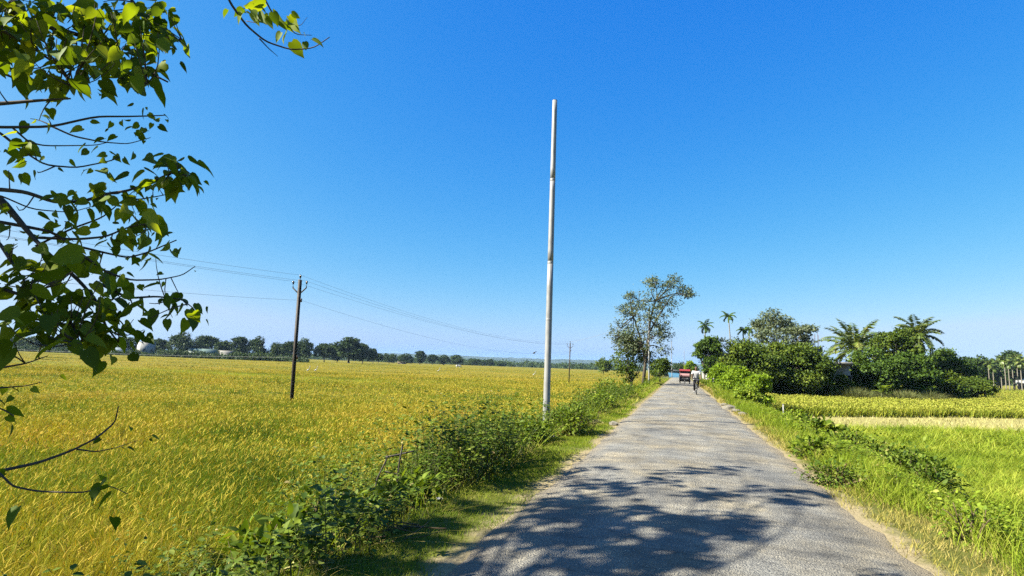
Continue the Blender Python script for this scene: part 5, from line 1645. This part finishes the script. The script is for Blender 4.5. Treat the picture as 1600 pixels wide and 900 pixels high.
# branches: photo pixels, distance of first and last point, radius; leaf count along the outer part
BR = [([(-90, -60), (0, 8), (60, 38), (130, 56), (180, 86), (230, 112), (262, 128)], 4.6, 4.3, .018, 34, .14),
      ([(-60, -70), (60, 0), (130, 36), (170, 76), (200, 120), (230, 131)], 4.5, 4.1, .014, 26, .14),
      ([(150, -80), (190, -20), (215, 12), (240, 45), (266, 66), (284, 62)], 4.4, 4.3, .012, 22, .12),
      ([(-120, 60), (-20, 96), (20, 122), (60, 137)], 4.6, 4.3, .010, 6, .12),
      ([(-80, 20), (0, 45), (60, 80), (100, 110), (112, 135)], 4.4, 4.0, .012, 24, .15),
      ([(-120, 168), (0, 162), (60, 157), (110, 154)], 4.4, 4.0, .014, 0, 0),
      ([(-100, 195), (0, 199), (80, 198), (150, 182), (200, 182), (240, 181), (258, 180)], 4.3, 4.1, .009, 16, .06),
      ([(80, 197), (115, 213), (160, 222), (200, 225), (235, 215)], 4.2, 4.1, .006, 18, .085),
      ([(20, 200), (45, 222), (70, 228), (150, 227), (170, 222)], 4.2, 4.2, .006, 4, .08),
      ([(-80, 165), (0, 207), (30, 232), (70, 258), (120, 262), (170, 252), (187, 246)], 4.3, 4.1, .008, 12, .08),
      ([(-90, 292), (0, 296), (40, 300), (85, 316), (130, 315), (165, 303), (200, 298), (240, 283), (275, 266), (300, 275)], 4.3, 3.9, .013, 44, .135),
      ([(190, 305), (215, 312), (245, 307), (270, 302)], 4.1, 4.1, .006, 3, .07),
      ([(-90, 250), (0, 310), (30, 345), (55, 375), (78, 398)], 4.5, 4.1, .024, 4, .12),
      ([(-40, 300), (0, 305), (50, 327), (110, 332), (146, 322)], 4.4, 4.2, .006, 2, .08),
      ([(55, 385), (110, 358), (160, 340), (186, 318), (212, 296)], 4.4, 4.3, .007, 4, .07),
      ([(-90, 335), (0, 347), (40, 354), (80, 362), (110, 382), (160, 394), (200, 403), (232, 394), (276, 375)], 4.4, 4.1, .012, 20, .11),
      ([(50, 371), (120, 374), (165, 370), (200, 355), (238, 348)], 4.3, 4.0, .009, 20, .13),
      ([(-70, 330), (0, 380), (15, 405), (35, 435), (52, 455)], 4.2, 3.9, .012, 10, .13),
      ([(70, 392), (120, 435), (150, 468), (162, 505), (185, 535)], 4.2, 3.9, .013, 40, .13),
      ([(120, 392), (165, 425), (205, 438), (250, 437), (285, 430), (305, 416)], 4.1, 4.2, .008, 10, .06),
      ([(150, 440), (200, 466), (245, 463), (285, 468), (300, 480)], 4.0, 3.8, .009, 13, .13),
      ([(-80, 440), (0, 450), (60, 470), (110, 500), (125, 535)], 4.2, 3.8, .013, 40, .14),
      ([(-80, 500), (0, 495), (70, 500), (140, 515), (178, 520)], 4.1, 3.9, .010, 30, .13),
      ([(-70, 590), (0, 575), (40, 568), (75, 556)], 4.0, 3.9, .008, 0, 0),
      ([(-70, 612), (0, 606), (40, 603), (66, 597)], 4.0, 3.9, .006, 4, .09),
      ([(-70, 620), (-20, 632), (5, 640), (22, 650)], 3.9, 3.8, .007, 7, .13),
      ([(-80, 742), (0, 736), (60, 723), (110, 705), (150, 685), (180, 660), (185, 635)], 3.9, 3.9, .010, 0, 0),
      ([(120, 702), (150, 706), (180, 700), (215, 688)], 3.9, 3.9, .005, 7, .08),
      ([(-60, 700), (0, 740), (20, 760), (60, 768), (130, 770), (170, 758), (200, 772)], 3.9, 3.8, .007, 11, .14),
      ([(330, -60), (352, -12), (362, 8), (385, 40), (415, 65), (455, 78), (490, 75), (515, 58)], 4.7, 4.7, .010, 0, 0),
      ([(405, 60), (420, 76), (434, 88)], 4.7, 4.7, .005, 0, 0),
      ([(395, -50), (412, -5), (425, 20), (445, 36), (462, 54), (487, 55)], 4.7, 4.7, .007, 12, .15),
      ([(430, 25), (450, 38), (470, 40), (480, 27)], 4.7, 4.7, .004, 0, 0),
      ([(385, 33), (402, 36), (408, 18)], 4.7, 4.7, .003, 3, .12)]
QA = []
for (pts, d0, d1, r_, nlf, ls) in BR:
    n = len(pts)
    P = np.array([at_d(x, y, d0 + (d1 - d0) * i / (n - 1) + rng.normal(0, .04)) for i, (x, y) in enumerate(pts)]) - TR
    # resample smoothly
    t = np.arange(n); tt = np.linspace(0, n - 1, 4 * n)
    Q = np.stack([np.interp(tt, t, P[:, k]) for k in range(3)], 1)
    Q[1:-1] = (Q[:-2] + 2 * Q[1:-1] + Q[2:]) / 4
    twigs.tube(Q, r_ * np.linspace(1, .3, len(Q)), 6)
    QA.append(Q)
    if pts[0][0] < 0 or pts[0][1] < 0:                   # carried on to the trunk outside the frame
        z = max(.9, P[0, 2] * .8)
        a = at_trunk(z)
        twigs.tube(limb(a, P[0], .15, 8), np.linspace(max(.03, r_ * 2), r_, 8), 7)
    if nlf:
        n4 = len(Q)
        i0 = rng.integers(int(n4 * .35), n4, nlf)
        put_leaves(Q[i0] + rng.normal(0, .045, (nlf, 3)), ls * (.70 if pts[-1][1] < 560 else .6))
# leaf masses between the branches: photo pixel, spread, count, size, distance
for (px, py, rx, ry_, n, s, d) in ((60, 35, 75, 40, 70, .15, 4.4), (150, 35, 70, 38, 70, .14, 4.3), (225, 45, 48, 40, 46, .14, 4.3), (120, 85, 60, 32, 44, .15, 4.1), (20, 100, 40, 26, 22, .15, 4.2), (90, 122, 40, 14, 14, .15, 4.2),
                                   (195, 92, 46, 24, 28, .14, 4.2), (250, 20, 30, 24, 18, .14, 4.3), (215, 122, 22, 8, 7, .11, 4.2), (15, 45, 40, 35, 30, .15, 4.5), (40, 5, 80, 20, 40, .15, 4.6), (55, 178, 30, 10, 8, .12, 4.2), (30, 222, 22, 10, 6, .13, 4.2),
                                   (45, 255, 30, 16, 10, .12, 4.2), (15, 330, 30, 20, 10, .11, 4.4), (270, 262, 22, 18, 15, .17, 3.9), (292, 285, 20, 14, 10, .16, 3.9), (245, 290, 16, 10, 9, .15, 3.9), (105, 308, 22, 12, 10, .15, 4.1), (160, 300, 16, 12, 7, .13, 4.0),
                                   (215, 335, 28, 10, 12, .15, 4.0), (232, 355, 22, 10, 10, .14, 4.0), (20, 365, 18, 14, 7, .12, 4.2), (95, 352, 22, 10, 8, .13, 4.2), (105, 385, 22, 12, 9, .13, 4.1), (170, 385, 14, 10, 5, .14, 4.0),
                                   (70, 415, 45, 20, 24, .15, 4.0), (120, 405, 22, 8, 7, .18, 3.9), (175, 425, 45, 22, 24, .14, 4.0), (235, 402, 16, 8, 6, .12, 4.0), (45, 445, 40, 18, 18, .15, 3.9), (105, 432, 20, 18, 12, .17, 3.8), (150, 465, 40, 20, 24, .14, 3.9),
                                   (205, 450, 18, 20, 10, .15, 3.9), (60, 495, 50, 26, 34, .15, 3.9), (130, 500, 45, 26, 32, .15, 3.9), (190, 505, 25, 22, 15, .14, 3.9), (20, 520, 36, 24, 18, .15, 3.9), (110, 535, 22, 16, 9, .17, 3.7), (225, 520, 12, 16, 6, .13, 3.9),
                                   (240, 480, 12, 8, 3, .17, 3.8), (268, 490, 8, 6, 2, .15, 3.8), (294, 492, 9, 7, 3, .16, 3.8), (275, 468, 16, 8, 6, .12, 3.9), (400, 8, 40, 14, 13, .14, 4.7), (432, 30, 10, 12, 6, .14, 4.7), (385, 10, 12, 14, 4, .13, 4.7)):
    n = max(2, int(n * (.85 if py < 370 else .5))); s *= .68
    P = np.array([at_d(px + rng.normal(0, rx * .55), py + rng.normal(0, ry_ * .55), d + rng.normal(0, .22)) for _ in range(n)]) - TR
    put_leaves(P, s, None, .03)
    # fine twigs carry every leaf of the clump back to a branch
    if px > 330: continue
    B_all = np.vstack(QA)
    for q in P[::2]:
        dd = np.linalg.norm(B_all - q, axis=1)
        k = int(np.argmin(dd))
        if .04 < dd[k] < .7:
            twigs.tube(limb(B_all[k], q, .2, 5), np.linspace(.0042, .0018, 5), 4)
# the upper crown, out of the picture, whose shade falls on the road
def crown_spot(gx_, gy_, h):
    return np.array([gx_, gy_, 0.0]) + SUND / SUND[2] * h


def in_view(P):
    v = P - CAM; w = v @ _f
    if w <= 0: return False
    x, y = 800 + FOC * (v @ _r) / w, 450 - FOC * (v @ _u) / w
    return -40 < x < 1640 and -60 < y < 960


SH = [(560, 90, 90, 22), (640, 140, 100, 26), (760, 165, 60, 34), (1000, 100, 140, 16), (1180, 88, 60, 22), (900, 132, 110, 26), (1100, 190, 120, 24), (1330, 165, 110, 26), (1400, 208, 90, 16), (1480, 165, 34, 16),
      (600, 205, 120, 32), (450, 212, 90, 20), (500, 265, 150, 22), (700, 262, 100, 34), (560, 350, 170, 40), (690, 330, 80, 40), (800, 400, 100, 44), (1000, 290, 150, 40), (1150, 312, 100, 30), (1230, 300, 50, 26), (1235, 350, 50, 16),
      (1000, 370, 110, 30), (900, 445, 110, 30), (1060, 440, 50, 24), (600, 445, 90, 22), (350, 300, 60, 10), (250, 352, 90, 10), (170, 430, 90, 20), (700, 80, 34, 5), (850, 240, 60, 16), (760, 300, 60, 20),
      (330, 130, 100, 20), (440, 58, 45, 12), (200, 212, 110, 20), (90, 270, 80, 20), (30, 330, 70, 24), (20, 420, 60, 18), (-120, 300, 90, 40), (-220, 420, 110, 40), (-60, 180, 60, 20),
      (700, 540, 260, 40), (1000, 560, 200, 50), (400, 560, 200, 50)]
nblob = 0
for (sx_, sy_, rx, ry_) in SH:
    px, py = 660 + sx_ / 2.353, 700 + sy_ / 2.353
    h = rng.uniform(5.6, 7.6)
    n = int(16 + rx * ry_ * .024)
    P = []
    c0 = on_z(px, py, 0)
    while in_view(crown_spot(c0[0], c0[1], h)) and h < 11: h += .4
    for _ in range(n):
        g_ = on_z(px + rng.normal(0, rx * .5 / 2.353), py + rng.normal(0, ry_ * .5 / 2.353), 0)
        p = crown_spot(g_[0], g_[1], h + rng.normal(0, .35))
        if not in_view(p): P.append(p - TR)
    if len(P) < 3: continue
    P = np.array(P)
    put_leaves(P, .18, None, .04)
    c = P.mean(0)
    a = at_trunk(min(7.6, 3.2 + .5 * (c[2] - 3)))
    twigs.tube(limb(a, c, .05, 7), np.linspace(.026, .008, 7), 6)
    for k in range(max(2, len(P) // 9)):
        q = P[int(rng.integers(0, len(P)))]
        twigs.tube(limb(c, q, .1, 5), np.linspace(.011, .003, 5), 4)
# rest of the crown, behind and beside the trunk
for k in range(46):
    c = np.array([rng.uniform(-3.2, 2.2), rng.uniform(-4.5, 1.0), rng.uniform(4.0, 9.0)])
    if in_view(c + TR): continue
    P = c + rng.normal(0, .45, (26, 3))
    P = P[[not in_view(p + TR) for p in P]]
    if len(P) < 4: continue
    put_leaves(P, .2)
    twigs.tube(limb(at_trunk(c[2] * .7), c, .05, 7), np.linspace(.045, .01, 7), 6)
trunk.build("trunk", M_near_bark, root, True)
twigs.build("branches", M_near_bark, root, True)
mb = MB()
leaves(mb, np.vstack(LP), np.vstack(LD), np.vstack(LN), np.concatenate(LS), T_HEART)
mb.build("foliage", M_near_leaf, root)

# ================================================================ the air
mb = MB(); mb.box((0, 3300, 43.9), (12200, 7600, 92.2))
m, nt, out = new_mat("thin_haze")
pv = nt.nodes.new("ShaderNodeVolumePrincipled")
pv.inputs['Color'].default_value = (.46, .68, .96, 1)
pv.inputs['Density'].default_value = .00007
pv.inputs['Anisotropy'].default_value = .0
nt.links.new(pv.outputs[0], out.inputs['Volume'])
tag(mb.build("haze", m), kind='stuff')
